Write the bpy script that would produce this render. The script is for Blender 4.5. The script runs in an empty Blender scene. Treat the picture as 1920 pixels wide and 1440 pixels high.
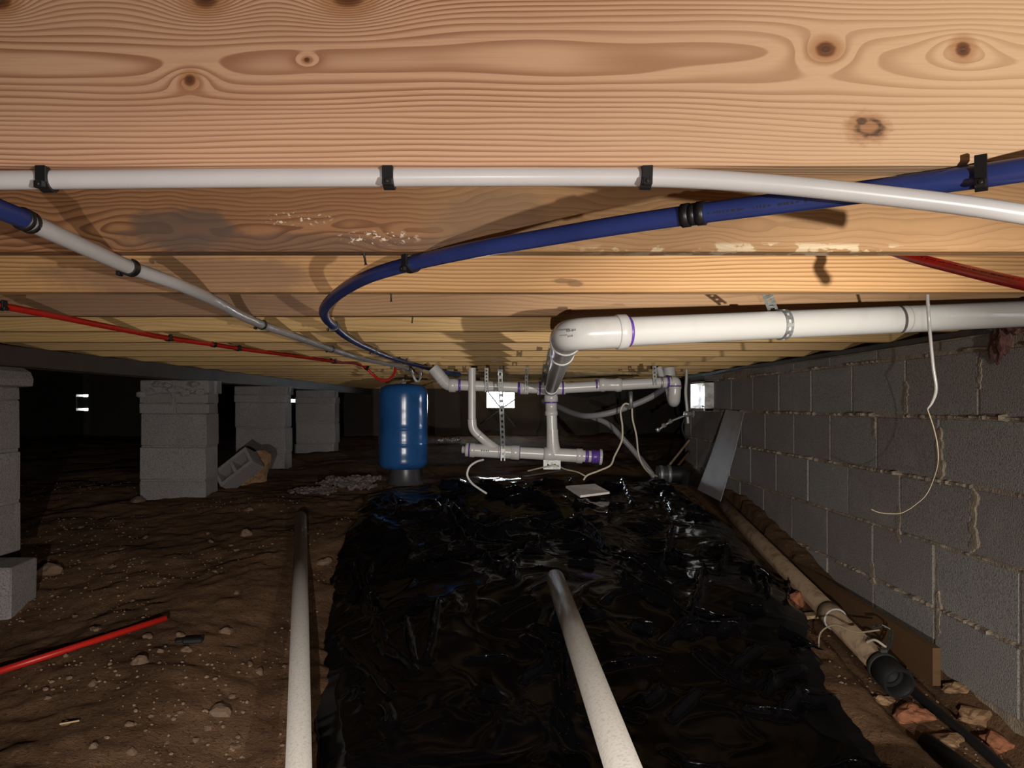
import bpy, math, random
import numpy as np
from mathutils import Vector, Matrix

# ------------------------------------------------------------------ camera, world, lights, exposure
scene = bpy.context.scene
COL = scene.collection
F = 1430.0                      # focal length in pixels of a 1920x1440 frame
CX, CY = 950.0, 760.0           # where the camera axis lands in that frame
cam_d = bpy.data.cameras.new('camera')
cam_d.sensor_fit = 'HORIZONTAL'
cam_d.sensor_width = 36.0
cam_d.lens = F / 1920.0 * 36.0
cam_d.shift_x = (960.0 - CX) / 1920.0
cam_d.shift_y = (CY - 720.0) / 1920.0
cam_d.clip_start = 0.02
cam = bpy.data.objects.new('camera', cam_d)
cam.rotation_euler = (math.pi / 2, 0, 0)
COL.objects.link(cam)
scene.camera = cam

world = bpy.data.worlds.new('daylight')
scene.world = world
world.use_nodes = True
bg = world.node_tree.nodes['Background']
bg.inputs[0].default_value = (0.86, 0.93, 1.0, 1)
bg.inputs[1].default_value = 60.0

def spot(name, loc, aim, power, size, blend, color, soft):
    d = bpy.data.lights.new(name, 'SPOT')
    d.energy = power
    d.spot_size = math.radians(size)
    d.spot_blend = blend
    d.color = color
    d.shadow_soft_size = soft
    o = bpy.data.objects.new(name, d)
    o.location = loc
    o.rotation_euler = (Vector(aim) - Vector(loc)).to_track_quat('-Z', 'Y').to_euler()
    COL.objects.link(o)
    return o

# a hand torch held out to the right of the camera: wide spill and a hot beam down the crawlspace
TORCH = (0.79, -0.45, -0.16)
spot('torch_spill', TORCH, (0.30, 1.9, -0.38), 69.0, 168, .8, (1.0, 0.95, 0.88), 0.012)
spot('torch_beam', TORCH, (0.25, 4.2, 0.08), 190.0, 34, 1.0, (1.0, 0.95, 0.88), 0.012)
# the photographer's second lamp, lower and a little behind the lens
FLASH = (-0.04, -0.60, -0.24)
spot('second_lamp', FLASH, (-0.25, 2.0, -1.55), 205.0, 104, 1.0, (1.0, 0.92, 0.89), 0.006)

vs = scene.view_settings
vs.view_transform = 'Standard'
vs.look = 'None'
vs.gamma = 1.0
vs.use_curve_mapping = False
vs.exposure = 0.0

random.seed(7)
RNG = np.random.default_rng(11)

# ------------------------------------------------------------------ pixel helpers and geometry helpers
def P(px, py, d):
    return Vector(((px - CX) / F * d, d, (CY - py) / F * d))
def Pz(px, py, z):
    return P(px, py, z * F / (CY - py))

def vnoise(x, y, seed=0):
    x = np.asarray(x, float); y = np.asarray(y, float)
    xi = np.floor(x).astype(np.int64); yi = np.floor(y).astype(np.int64)
    fx = x - xi; fy = y - yi
    fx = fx * fx * (3 - 2 * fx); fy = fy * fy * (3 - 2 * fy)
    def h(a, b):
        n = (a * 374761393 + b * 668265263 + seed * 974634521) & 0xffffffff
        n = ((n ^ (n >> 13)) * 1274126177) & 0xffffffff
        return ((n ^ (n >> 16)) & 0xffff) / 65535.0
    return (h(xi, yi) * (1 - fx) + h(xi + 1, yi) * fx) * (1 - fy) + (h(xi, yi + 1) * (1 - fx) + h(xi + 1, yi + 1) * fx) * fy
def fbm(x, y, seed=0, oct=4):
    s = 0; a = 0.5
    for i in range(oct):
        s = s + a * vnoise(x * 2 ** i, y * 2 ** i, seed + i * 17)
        a *= 0.5
    return s

def catmull(pts, n=8):
    pts = [Vector(p) for p in pts]
    q = [pts[0] * 2 - pts[1]] + pts + [pts[-1] * 2 - pts[-2]]
    out = []
    for i in range(1, len(q) - 2):
        p0, p1, p2, p3 = q[i - 1], q[i], q[i + 1], q[i + 2]
        # centripetal parametrisation keeps unevenly spaced points smooth
        t0 = 0; t1 = t0 + max((p1 - p0).length, 1e-5) ** .5; t2 = t1 + max((p2 - p1).length, 1e-5) ** .5; t3 = t2 + max((p3 - p2).length, 1e-5) ** .5
        for k in range(n):
            t = t1 + (t2 - t1) * k / n
            a1 = p0 * ((t1 - t) / (t1 - t0)) + p1 * ((t - t0) / (t1 - t0))
            a2 = p1 * ((t2 - t) / (t2 - t1)) + p2 * ((t - t1) / (t2 - t1))
            a3 = p2 * ((t3 - t) / (t3 - t2)) + p3 * ((t - t2) / (t3 - t2))
            b1 = a1 * ((t2 - t) / (t2 - t0)) + a2 * ((t - t0) / (t2 - t0))
            b2 = a2 * ((t3 - t) / (t3 - t1)) + a3 * ((t - t1) / (t3 - t1))
            out.append(b1 * ((t2 - t) / (t2 - t1)) + b2 * ((t - t1) / (t2 - t1)))
    out.append(pts[-1])
    return out
def fillet(pts, rad, n=8):
    pts = [Vector(p) for p in pts]
    out = [pts[0]]
    for i in range(1, len(pts) - 1):
        a = (pts[i - 1] - pts[i]); b = (pts[i + 1] - pts[i])
        r = min(rad, a.length * .5, b.length * .5)
        s = pts[i] + a.normalized() * r; e = pts[i] + b.normalized() * r
        for k in range(n + 1):
            t = k / n
            out.append(s * (1 - t) ** 2 + pts[i] * 2 * t * (1 - t) + e * t * t)
    out.append(pts[-1])
    return out

class MB:
    def __init__(self): self.v = []; self.f = []; self.smooth = []
    def add(self, vs_, fs, smooth=False):
        o = len(self.v)
        self.v += [tuple(p) for p in vs_]
        self.f += [tuple(i + o for i in f) for f in fs]
        self.smooth += [smooth] * len(fs)
        return self
    def cbox(self, c, s, ch=0.0, M=None):
        c = Vector(c); hx, hy, hz = s[0] / 2, s[1] / 2, s[2] / 2
        if ch <= 0:
            vv = [Vector((x * hx, y * hy, z * hz)) for x in (-1, 1) for y in (-1, 1) for z in (-1, 1)]
            ff = [(0, 1, 3, 2), (4, 6, 7, 5), (0, 4, 5, 1), (2, 3, 7, 6), (0, 2, 6, 4), (1, 5, 7, 3)]
        else:
            vv = []; idx = {}
            for x in (-1, 1):
                for y in (-1, 1):
                    for z in (-1, 1):
                        for a in range(3):
                            p = [x * (hx - ch), y * (hy - ch), z * (hz - ch)]
                            p[a] = (x * hx, y * hy, z * hz)[a]
                            idx[(x, y, z, a)] = len(vv); vv.append(Vector(p))
            ff = []
            for a in range(3):
                b, c2 = (a + 1) % 3, (a + 2) % 3
                for s_ in (-1, 1):
                    q = []
                    for (u, w) in ((-1, -1), (1, -1), (1, 1), (-1, 1)):
                        k = [0, 0, 0]; k[a] = s_; k[b] = u; k[c2] = w
                        q.append(idx[(k[0], k[1], k[2], a)])
                    ff.append(tuple(q if s_ > 0 else q[::-1]))
                for u in (-1, 1):
                    for w in (-1, 1):
                        k0 = [0, 0, 0]; k1 = [0, 0, 0]
                        k0[a] = -1; k1[a] = 1; k0[b] = k1[b] = u; k0[c2] = k1[c2] = w
                        q = [idx[tuple(k0) + (b,)], idx[tuple(k1) + (b,)], idx[tuple(k1) + (c2,)], idx[tuple(k0) + (c2,)]]
                        ff.append(tuple(q if u * w > 0 else q[::-1]))
            for x in (-1, 1):
                for y in (-1, 1):
                    for z in (-1, 1):
                        q = [idx[(x, y, z, a)] for a in range(3)]
                        ff.append(tuple(q if x * y * z > 0 else q[::-1]))
        if M is not None: vv = [M @ p for p in vv]
        return self.add([p + c for p in vv], ff)
    def hexa(self, pts):            # eight corners: bottom four (ccw from above) then top four
        return self.add(pts, [(3, 2, 1, 0), (4, 5, 6, 7), (0, 1, 5, 4), (1, 2, 6, 5), (2, 3, 7, 6), (3, 0, 4, 7)])
    def tube(self, path, r, n=16, cap=True, smooth=True):
        path = [Vector(p) for p in path]
        m = len(path)
        rr = r if isinstance(r, (list, tuple)) else [r] * m
        T = [(path[min(i + 1, m - 1)] - path[max(i - 1, 0)]).normalized() for i in range(m)]
        up = Vector((0, 0, 1)) if abs(T[0].z) < .9 else Vector((1, 0, 0))
        N = (up - T[0] * up.dot(T[0])).normalized()
        vv = []; ff = []
        for i in range(m):
            N = (N - T[i] * N.dot(T[i])).normalized()
            B = T[i].cross(N)
            for k in range(n):
                a = 2 * math.pi * k / n
                vv.append(path[i] + (N * math.cos(a) + B * math.sin(a)) * rr[i])
        for i in range(m - 1):
            for k in range(n):
                k2 = (k + 1) % n
                ff.append((i * n + k, i * n + k2, (i + 1) * n + k2, (i + 1) * n + k))
        self.add(vv, ff, smooth)
        if cap:
            self.add(vv[:n], [tuple(range(n))[::-1]]); self.add(vv[-n:], [tuple(range(n))])
        return self
    def pipe(self, path, ro, ri, n=20):          # open tube with a wall
        path = [Vector(p) for p in path]
        self.tube(path, ro, n, cap=False)
        a = len(self.v) - len(path) * n
        k0 = len(self.f)
        self.tube(path, ri, n, cap=False)
        b = len(self.v) - len(path) * n
        for i in range(k0, len(self.f)): self.f[i] = self.f[i][::-1]
        e = (len(path) - 1) * n
        for k in range(n):
            k2 = (k + 1) % n
            self.f.append((a + k2, a + k, b + k, b + k2)); self.smooth.append(False)
            self.f.append((a + e + k, a + e + k2, b + e + k2, b + e + k)); self.smooth.append(False)
        return self
    def lathe(self, o, axis, prof, n=28, smooth=True):      # prof: (distance along axis, radius)
        o = Vector(o); axis = Vector(axis).normalized()
        path = [o + axis * h for h, r in prof]
        up = Vector((0, 0, 1)) if abs(axis.z) < .9 else Vector((1, 0, 0))
        N = (up - axis * up.dot(axis)).normalized(); B = axis.cross(N)
        vv = []; ff = []
        for (h, r) in prof:
            for k in range(n):
                a = 2 * math.pi * k / n
                vv.append(o + axis * h + (N * math.cos(a) + B * math.sin(a)) * max(r, 1e-4))
        for i in range(len(prof) - 1):
            for k in range(n):
                k2 = (k + 1) % n
                ff.append((i * n + k, i * n + k2, (i + 1) * n + k2, (i + 1) * n + k))
        self.add(vv, ff, smooth)
        self.add(vv[:n], [tuple(range(n))[::-1]]); self.add(vv[-n:], [tuple(range(n))])
        return self
    def grid(self, X, Y, Z, smooth=True):
        m, n = X.shape
        o = len(self.v)
        self.v += list(zip(X.ravel().tolist(), Y.ravel().tolist(), Z.ravel().tolist()))
        i = np.arange(m - 1)[:, None] * n + np.arange(n - 1)[None, :] + o
        q = np.stack([i, i + 1, i + n + 1, i + n], -1).reshape(-1, 4)
        self.f += [tuple(r) for r in q.tolist()]
        self.smooth += [smooth] * len(q)
        return self
    def blob(self, c, s, seed=0, rough=.25, sub=2):
        bm = bmesh.new(); bmesh.ops.create_icosphere(bm, subdivisions=sub, radius=1)
        rnd = random.Random(seed)
        ph = [rnd.uniform(0, 6) for _ in range(9)]
        vv = []
        for v in bm.verts:
            p = v.co
            k = 1 + rough * (math.sin(p.x * 3.1 + ph[0]) * math.sin(p.y * 2.7 + ph[1]) + math.sin(p.z * 3.7 + ph[2]) * .6 + math.sin((p.x + p.z) * 6.3 + ph[3]) * .35 + math.sin((p.y - p.x) * 7.1 + ph[4]) * .3) * .6
            vv.append(Vector((p.x * s[0] * k, p.y * s[1] * k, p.z * s[2] * k)) + Vector(c))
        ff = [tuple(v.index for v in f.verts) for f in bm.faces]
        bm.free()
        return self.add(vv, ff, False)
    def mesh(self, name, off=(0, 0, 0)):
        me = bpy.data.meshes.new(name)
        o = Vector(off)
        if o.length: vv = [(p[0] - o.x, p[1] - o.y, p[2] - o.z) for p in self.v]
        else: vv = self.v
        me.from_pydata(vv, [], self.f)
        me.polygons.foreach_set('use_smooth', self.smooth)
        me.update()
        return me
import bmesh

def tag(o, label=None, cat=None, group=None, kind=None):
    if label: o['label'] = label
    if cat: o['category'] = cat
    if group: o['group'] = group
    if kind: o['kind'] = kind
    return o
def thing(name, label, cat, loc, group=None):
    o = bpy.data.objects.new(name, None)
    o.empty_display_size = .05
    o.location = loc
    COL.objects.link(o)
    return tag(o, label, cat, group)
def root_loc(o):
    v = Vector((0, 0, 0))
    while o is not None: v = v + o.location; o = o.parent
    return v
def part(name, mb, mat, parent, label=None, kind=None):
    o = bpy.data.objects.new(name, mb.mesh(name, root_loc(parent)))
    o.data.materials.append(mat)
    o.parent = parent
    COL.objects.link(o)
    return tag(o, label, kind=kind)
def solo(name, mb, mat, label=None, cat=None, group=None, kind=None, origin=None):
    a = np.array(mb.v)
    if origin is None: origin = ((a[:, 0].min() + a[:, 0].max()) / 2, (a[:, 1].min() + a[:, 1].max()) / 2, a[:, 2].min())
    o = bpy.data.objects.new(name, mb.mesh(name, origin))
    o.location = origin
    o.data.materials.append(mat)
    COL.objects.link(o)
    return tag(o, label, cat, group, kind)
def struct(name, mb, mat, origin=(0, 0, 0)):
    return solo(name, mb, mat, kind='structure', origin=origin)
def inst(src, name, parent, loc, rot=(0, 0, 0), scale=(1, 1, 1)):     # a copy that shares mesh data; loc in world
    o = bpy.data.objects.new(name, src)
    o.parent = parent
    o.location = Vector(loc) - (root_loc(parent) if parent else Vector((0, 0, 0)))
    o.rotation_euler = rot; o.scale = scale
    COL.objects.link(o)
    return o

# ------------------------------------------------------------------ material helpers
class S:
    def __init__(s, nt, k): s.nt = nt; s.k = k
    def _m(s, op, *a):
        n = s.nt.nodes.new('ShaderNodeMath'); n.operation = op
        for i, x in enumerate((s,) + a):
            if isinstance(x, S): x = x.k
            if isinstance(x, (int, float)): n.inputs[i].default_value = x
            else: s.nt.links.new(x, n.inputs[i])
        return S(s.nt, n.outputs[0])
    def __add__(s, o): return s._m('ADD', o)
    __radd__ = __add__
    def __sub__(s, o): return s._m('SUBTRACT', o)
    def __mul__(s, o): return s._m('MULTIPLY', o)
    __rmul__ = __mul__
    def __truediv__(s, o): return s._m('DIVIDE', o)
    def pow(s, e): return s._m('POWER', e)
    def sqrt(s): return s._m('SQRT')
    def abs(s): return s._m('ABSOLUTE')
    def frac(s): return s._m('FRACT')
    def sin(s): return s._m('SINE')
    def max(s, o): return s._m('MAXIMUM', o)
    def min(s, o): return s._m('MINIMUM', o)
    def inv(s): return S(s.nt, 1.0)._m2('SUBTRACT', s)
    def _m2(s, op, o):
        n = s.nt.nodes.new('ShaderNodeMath'); n.operation = op
        n.inputs[0].default_value = s.k; s.nt.links.new(o.k, n.inputs[1]); return S(s.nt, n.outputs[0])
    def smooth(s, a, b, lo=0.0, hi=1.0):
        n = s.nt.nodes.new('ShaderNodeMapRange'); n.interpolation_type = 'SMOOTHSTEP'
        s.nt.links.new(s.k, n.inputs[0])
        for i, x in enumerate((a, b, lo, hi)): n.inputs[i + 1].default_value = x
        return S(s.nt, n.outputs[0])
class Mat:
    def __init__(m, name, rough=.6, spec=.4):
        m.mat = bpy.data.materials.new(name); m.mat.use_nodes = True
        m.nt = m.mat.node_tree
        m.b = m.nt.nodes['Principled BSDF']
        m.b.inputs['Roughness'].default_value = rough
        m.b.inputs['Specular IOR Level'].default_value = spec
        m.tc = m.nt.nodes.new('ShaderNodeTexCoord')
    def xyz(m, out='Object'):
        n = m.nt.nodes.new('ShaderNodeSeparateXYZ'); m.nt.links.new(m.tc.outputs[out], n.inputs[0])
        return [S(m.nt, o) for o in n.outputs]
    def vec(m, x, y, z):
        n = m.nt.nodes.new('ShaderNodeCombineXYZ')
        for i, a in enumerate((x, y, z)):
            if isinstance(a, S): m.nt.links.new(a.k, n.inputs[i])
            else: n.inputs[i].default_value = a
        return n.outputs[0]
    def noise(m, v, scale=1.0, detail=2.0, rough=.5, kind='Fac'):
        n = m.nt.nodes.new('ShaderNodeTexNoise'); m.nt.links.new(v, n.inputs['Vector'])
        n.inputs['Scale'].default_value = scale; n.inputs['Detail'].default_value = detail; n.inputs['Roughness'].default_value = rough
        return S(m.nt, n.outputs[0])
    def onoise(m, scale, detail=3.0, rough=.55): return m.noise(m.tc.outputs['Object'], scale, detail, rough)
    def voro(m, scale):
        n = m.nt.nodes.new('ShaderNodeTexVoronoi'); m.nt.links.new(m.tc.outputs['Object'], n.inputs['Vector']); n.inputs['Scale'].default_value = scale
        return S(m.nt, n.outputs['Distance'])
    def rand(m):
        n = m.nt.nodes.new('ShaderNodeObjectInfo'); return S(m.nt, n.outputs['Random'])
    def col(m, c): 
        n = m.nt.nodes.new('ShaderNodeRGB'); n.outputs[0].default_value = (*c, 1); return n.outputs[0]
    def mix(m, a, b, f, mode='MIX'):
        n = m.nt.nodes.new('ShaderNodeMix'); n.data_type = 'RGBA'; n.blend_type = mode
        if isinstance(f, S): m.nt.links.new(f.k, n.inputs['Factor'])
        else: n.inputs['Factor'].default_value = f
        for nm, x in (('A', a), ('B', b)):
            sock = [i for i in n.inputs if i.name == nm and i.type == 'RGBA'][0]
            if isinstance(x, tuple): sock.default_value = (*x, 1)
            else: m.nt.links.new(x, sock)
        return [o for o in n.outputs if o.type == 'RGBA'][0]
    def set(m, color=None, rough=None, bump=None, dist=.002, strength=.6, metal=None):
        if color is not None:
            if isinstance(color, tuple): m.b.inputs['Base Color'].default_value = (*color, 1)
            else: m.nt.links.new(color, m.b.inputs['Base Color'])
        if rough is not None:
            if isinstance(rough, S): m.nt.links.new(rough.k, m.b.inputs['Roughness'])
            else: m.b.inputs['Roughness'].default_value = rough
        if metal is not None: m.b.inputs['Metallic'].default_value = metal
        if bump is not None:
            n = m.nt.nodes.new('ShaderNodeBump'); m.nt.links.new(bump.k, n.inputs['Height'])
            n.inputs['Distance'].default_value = dist; n.inputs['Strength'].default_value = strength
            m.nt.links.new(n.outputs[0], m.b.inputs['Normal'])
        return m.mat

def wood(name, light, dark, axis=.1, a=.02, pitch=.006, seed=0., amp=.012, warp=1.6, line=.75, knots=(), stains=(), rough=.62, xs=1.0, lamp_tint=None, lo=.30):
    m = Mat(name, rough, .3)
    x, y, z = m.xyz()
    zc = m.noise(m.vec(x * 1.3 * xs + seed, 3.3, seed), 1.0, 1.0) * amp * 2 + (axis - amp)
    n2 = m.noise(m.vec(x * 2.2 * xs + seed * 3.1, y * 9.0, z * 13.0), 1.0, 2.0)
    dz = z - zc; yy = y + a
    R = (yy * yy + dz * dz).sqrt() / pitch + n2 * (warp * 2)
    ks = []
    for (kx, kz, sz, A, asp) in knots:
        u = (x - kx) / (sz * asp); w = (z - kz) / sz
        q = u * u + w * w
        ks.append((q, sz))
        u2 = (x - kx) / (sz * 3.4); w2 = (z - kz) / (sz * 1.9)
        q2 = u2 * u2 + w2 * w2 + 1.0
        R = R + S(m.nt, 1.0)._m2('DIVIDE', q2 * q2) * A
    fr = R.frac()
    ln = fr.smooth(lo, .86) * fr.smooth(.9, 1.0, 1.0, 0.0)
    vary = m.noise(m.vec(x * .9 + seed, y * 3, z * 14.0), 1.0, 2.0).smooth(.25, .7, .45, 1.0)
    fib = m.noise(m.vec(x * 9.0, y * 300.0, z * 420.0), 1.0, 2.0)
    c = m.mix(light, dark, ln * vary * line)
    c = m.mix(c, dark, fib.smooth(.45, .85, 0, .28))
    if lamp_tint: # slow colour change along the length, painting in how the lamps fall
        x0, x1, tc, tf = lamp_tint
        c = m.mix(c, tc, (x + (n2 - .5) * .12).smooth(x0, x1, 0, tf))
    blot = m.noise(m.vec(x * 3.0 + seed, y * 5, z * 9.0), 1.0, 3.0)
    c = m.mix(c, dark, blot.smooth(.5, .8, 0, .22))
    for (q, sz) in ks:
        c = m.mix(c, (.42, .20, .085), q.smooth(.5, 2.6, .75, 0.0))
        rg = (q.sqrt() * 9.0).sin() * .5 + .5
        core = m.mix((.16, .055, .02), (.065, .024, .012), rg)
        c = m.mix(c, core, (q + (fib - .5) * .3).smooth(.22, .60, .9, 0.0))
    for (sx, sz, rx, rz, scol, stg, nsc, thr) in stains:
        u = (x - sx) / rx; w = (z - sz) / rz
        q = (u * u + w * w).sqrt()
        nn = m.noise(m.vec(x * nsc, y * nsc, z * nsc * 2.2), 1.0, 4.0, .6)
        if thr is None: mk = (q + (nn - .5) * 1.1).smooth(.55, 1.05, stg, 0.0)
        else: mk = q.smooth(.5, 1.1, 1.0, 0.0) * nn.smooth(thr, thr + .05, 0, stg)
        c = m.mix(c, scol, mk)
    return m.set(c, bump=ln * -1.0 + fib * .5, dist=.0006, strength=.5)

def plain(name, c, rough=.4, spec=.5, var=.0, scale=30., metal=None, bump=0.0, c2=None, lo=.45, hi=.7, bscale=None):
    m = Mat(name, rough, spec)
    col = c
    if c2: col = m.mix(c, c2, m.onoise(scale, 4).smooth(lo, hi))
    elif var: col = m.mix(c, tuple(k * (1 - var) for k in c), m.onoise(scale, 4).smooth(.35, .7))
    return m.set(col, metal=metal, bump=m.onoise(bscale or scale * 4, 3) if bump else None, dist=bump or .001)

def concrete(name, c, c2, pale, patch=.5):
    m = Mat(name, .93, .15)
    r = m.rand()
    x, y, z = m.xyz()
    big = m.noise(m.vec(x * 4 + r * 37, y * 4 + r * 11, z * 4), 1.0, 4.0, .6)
    fine = m.noise(m.vec(x + r * 5, y, z), 210.0, 2.5, .75)
    med = m.noise(m.vec(x + r * 5, y, z), 95.0, 3.0, .65)
    col = m.mix(c, c2, r)
    col = m.mix(col, pale, big.smooth(.5, .78, 0, patch))
    col = m.mix(col, tuple(k * .35 for k in c), fine.smooth(.48, .66, 0, .8))
    col = m.mix(col, pale, med.smooth(.58, .78, 0, .3))
    return m.set(col, bump=fine * 1.0 + med * .3, dist=.0055, strength=1.0)

M = {}
# ---- joist timbers
KN1 = [(-.300, .080, .0085, 3.2, 1.0), (-.189, .099, .0035, 1.6, 1.2), (.302, .109, .011, 3.5, 1.3), (.432, .109, .011, -3.0, 1.0),
       (-.285, .158, .015, 8.0, 1.3), (-.150, .160, .017, 9.0, 1.4), (-.48, .155, .013, 7.0, 1.3)]
M['joist0'] = wood('pale_pine', (.66, .405, .255), (.31, .13, .063), axis=.098, a=.042, pitch=.0042, seed=4.2, amp=.012, warp=2.4, line=1.0, knots=KN1,
                   stains=[(.341, .0345, .026, .019, (.37, .17, .07), .7, 60., None), (.344, .0345, .017, .010, (.07, .035, .018), .92, 90., None), (.343, .0355, .012, .0065, (.40, .20, .095), .95, 60., None), (.336, .041, .006, .004, (.08, .04, .02), .8, 60., None)],
                   lamp_tint=(-.1, .5, (.70, .49, .275), .55))  # pinker left, yellower right: the two lamps' colours painted into the wood
M['joist1'] = wood('aged_pine', (.33, .165, .075), (.125, .046, .02), axis=.035, a=.012, pitch=.0075, seed=9.7, amp=.03, warp=4.6, line=.92, xs=2.3,
                   stains=[(-.48, .030, .10, .040, (.105, .075, .058), .8, 22., None), (-.30, .010, .30, .018, (.115, .075, .052), .6, 14., None), (-.19, .020, .07, .012, (.80, .72, .58), .85, 95., .55), (-.31, .048, .06, .012, (.80, .70, .54), .8, 110., .57),
                           (.36, .0035, .30, .010, (.66, .55, .37), .7, 26., .5), (-.02, .05, .11, .05, (.20, .13, .08), .5, 10., None)],
                   lamp_tint=(-.22, .02, (.42, .255, .115), .6))  # lamp's beam edge painted in: redder and darker left, lighter right
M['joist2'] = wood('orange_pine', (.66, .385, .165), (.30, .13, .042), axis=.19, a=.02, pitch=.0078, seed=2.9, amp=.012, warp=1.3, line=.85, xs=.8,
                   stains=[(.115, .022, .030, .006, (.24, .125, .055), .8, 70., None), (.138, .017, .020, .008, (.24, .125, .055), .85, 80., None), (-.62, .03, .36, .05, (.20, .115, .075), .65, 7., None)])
M['joist3'] = wood('brown_pine', (.42, .25, .125), (.23, .125, .062), axis=.07, a=.02, pitch=.008, seed=6.1, amp=.03, warp=2.6, line=.6, stains=[(-.9, .03, .55, .06, (.17, .10, .07), .6, 6., None)])
M['joist4'] = wood('yellow_pine', (.62, .41, .17), (.37, .205, .075), axis=.09, a=.02, pitch=.010, seed=1.3, amp=.02, warp=2.4, line=.62)
M['joist5'] = wood('yellow_pine_grained', (.58, .385, .17), (.34, .19, .075), axis=.02, a=.03, pitch=.011, seed=7.7, amp=.03, warp=3.0, line=.6)
M['joist6'] = wood('honey_pine', (.55, .36, .165), (.32, .18, .08), axis=.15, a=.02, pitch=.009, seed=3.7, amp=.02, warp=2.2, line=.6)
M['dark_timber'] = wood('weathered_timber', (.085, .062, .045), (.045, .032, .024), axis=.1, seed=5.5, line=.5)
M['form_board'] = wood('damp_board', (.17, .095, .045), (.09, .046, .022), axis=.05, seed=8.8, line=.5)
M['subfloor'] = wood('subfloor_board', (.22, .13, .065), (.12, .07, .035), seed=2.2)
# ---- masonry and ground
M['block'] = concrete('grey_concrete_block', (.49, .475, .44), (.39, .345, .32), (.58, .55, .50))
M['pier_block'] = concrete('pier_concrete_block', (.43, .40, .385), (.36, .33, .315), (.54, .51, .47))
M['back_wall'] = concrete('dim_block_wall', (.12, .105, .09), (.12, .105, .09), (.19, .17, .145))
m = Mat('sandy_mortar', .95, .1)
M['mortar'] = m.set(m.mix((.50, .41, .31), (.34, .28, .21), m.onoise(22, 4).smooth(.4, .65)), bump=m.onoise(160, 3), dist=.004, strength=1)
m = Mat('brown_earth', .97, .1)
c = m.mix((.25, .145, .078), (.14, .08, .042), m.onoise(2.2, 5, .6).smooth(.38, .66))
c = m.mix(c, (.40, .285, .185), m.onoise(38, 5, .7).smooth(.58, .74, 0, .7))
c = m.mix(c, (.05, .028, .016), m.onoise(85, 3, .6).smooth(.55, .7, 0, .7))
M['earth'] = m.set(c, bump=m.onoise(45, 6, .75) + m.onoise(190, 3) * .3, dist=.014, strength=1.0)
M['stone'] = plain('dusty_stone', (.28, .19, .125), .95, .1, c2=(.16, .10, .06), scale=25, bump=.003)
M['brick'] = plain('broken_brick', (.40, .165, .085), .95, .1, c2=(.25, .11, .065), scale=30, bump=.004)
M['tan_rubble'] = plain('tan_rubble', (.37, .23, .125), .95, .1, c2=(.22, .13, .07), scale=30, bump=.004)
# ---- plumbing
m = Mat('white_pvc', .28, .5)
M['pvc'] = m.set(m.mix((.57, .56, .53), (.47, .455, .42), m.onoise(9, 4).smooth(.5, .75, 0, .6)))
M['pvc_fitting'] = plain('white_pvc_fitting', (.57, .56, .53), .25, .5, var=.12, scale=18)
M['pvc_dirty'] = plain('dusty_grey_pvc', (.68, .645, .57), .5, .4, c2=(.54, .50, .43), scale=160)
M['pvc_brown'] = plain('mud_stained_pipe', (.31, .22, .135), .7, .3, c2=(.18, .12, .07), scale=22)
M['primer'] = plain('purple_primer', (.13, .055, .36), .35, .5, var=.35, scale=60)
M['groove'] = plain('grey_joint', (.36, .35, .32), .6)
M['pex_white'] = plain('white_pex', (.58, .57, .57), .30, .5, var=.05, scale=12)
M['pex_blue'] = plain('blue_pex', (.030, .048, .195), .33, .45, var=.15, scale=14)
M['pex_red'] = plain('red_pex', (.60, .022, .014), .35, .45, var=.12, scale=14)
M['black_plastic'] = plain('black_plastic', (.012, .012, .013), .38, .5)
M['print'] = plain('black_print', (.02, .02, .025), .6)
M['galv'] = plain('galvanised_steel', (.40, .41, .40), .55, .5, c2=(.24, .25, .24), scale=60, metal=.7)
M['dark_strap'] = plain('dull_steel_strap', (.12, .13, .12), .45, .5, metal=.7)
M['nail'] = plain('dark_nail', (.05, .045, .04), .5, .5, metal=.8)
m = Mat('blue_tank_enamel', .22, .5)
M['tank'] = m.set(m.mix((.022, .105, .30), (.016, .075, .22), m.onoise(5, 3).smooth(.4, .65)))
M['tank_base'] = plain('grey_black_plastic', (.06, .06, .065), .35, .5)
M['cable'] = plain('cream_cable', (.62, .55, .42), .5, .4)
M['cable_white'] = plain('white_cable', (.75, .73, .66), .45, .4)
M['grey_tube'] = plain('grey_poly_tube', (.27, .26, .27), .4, .4)
M['clear_tube'] = plain('milky_plastic_tube', (.34, .32, .30), .25, .5)
M['wire'] = plain('thin_tan_wire', (.30, .235, .15), .5, .4)
M['rubber'] = plain('black_rubber', (.012, .012, .012), .55, .4)
M['brass'] = plain('weathered_fitting', (.42, .42, .40), .4, .5, metal=.6)
M['flashing'] = plain('dull_metal_sheet', (.36, .35, .35), .42, .5, c2=(.25, .245, .245), scale=7, metal=.25)
M['card'] = plain('white_card', (.90, .83, .78), .7, .3, c2=(.80, .72, .67), scale=20)
M['vent_frame'] = plain('pale_vent_frame', (.78, .78, .76), .5, .4)
M['jamb'] = plain('pale_mortar_reveal', (.72, .71, .68), .85, .2, c2=(.45, .44, .42), scale=28, bump=.004)
M['pink'] = plain('pinkish_foam', (.20, .10, .085), .9, .2, c2=(.10, .045, .04), scale=40, bump=.004)
M['scrap'] = plain('clear_plastic_scrap', (.22, .185, .165), .3, .5, c2=(.10, .08, .07), scale=40)
M['leaf'] = plain('dry_straw', (.55, .40, .22), .9, .2)
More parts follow.
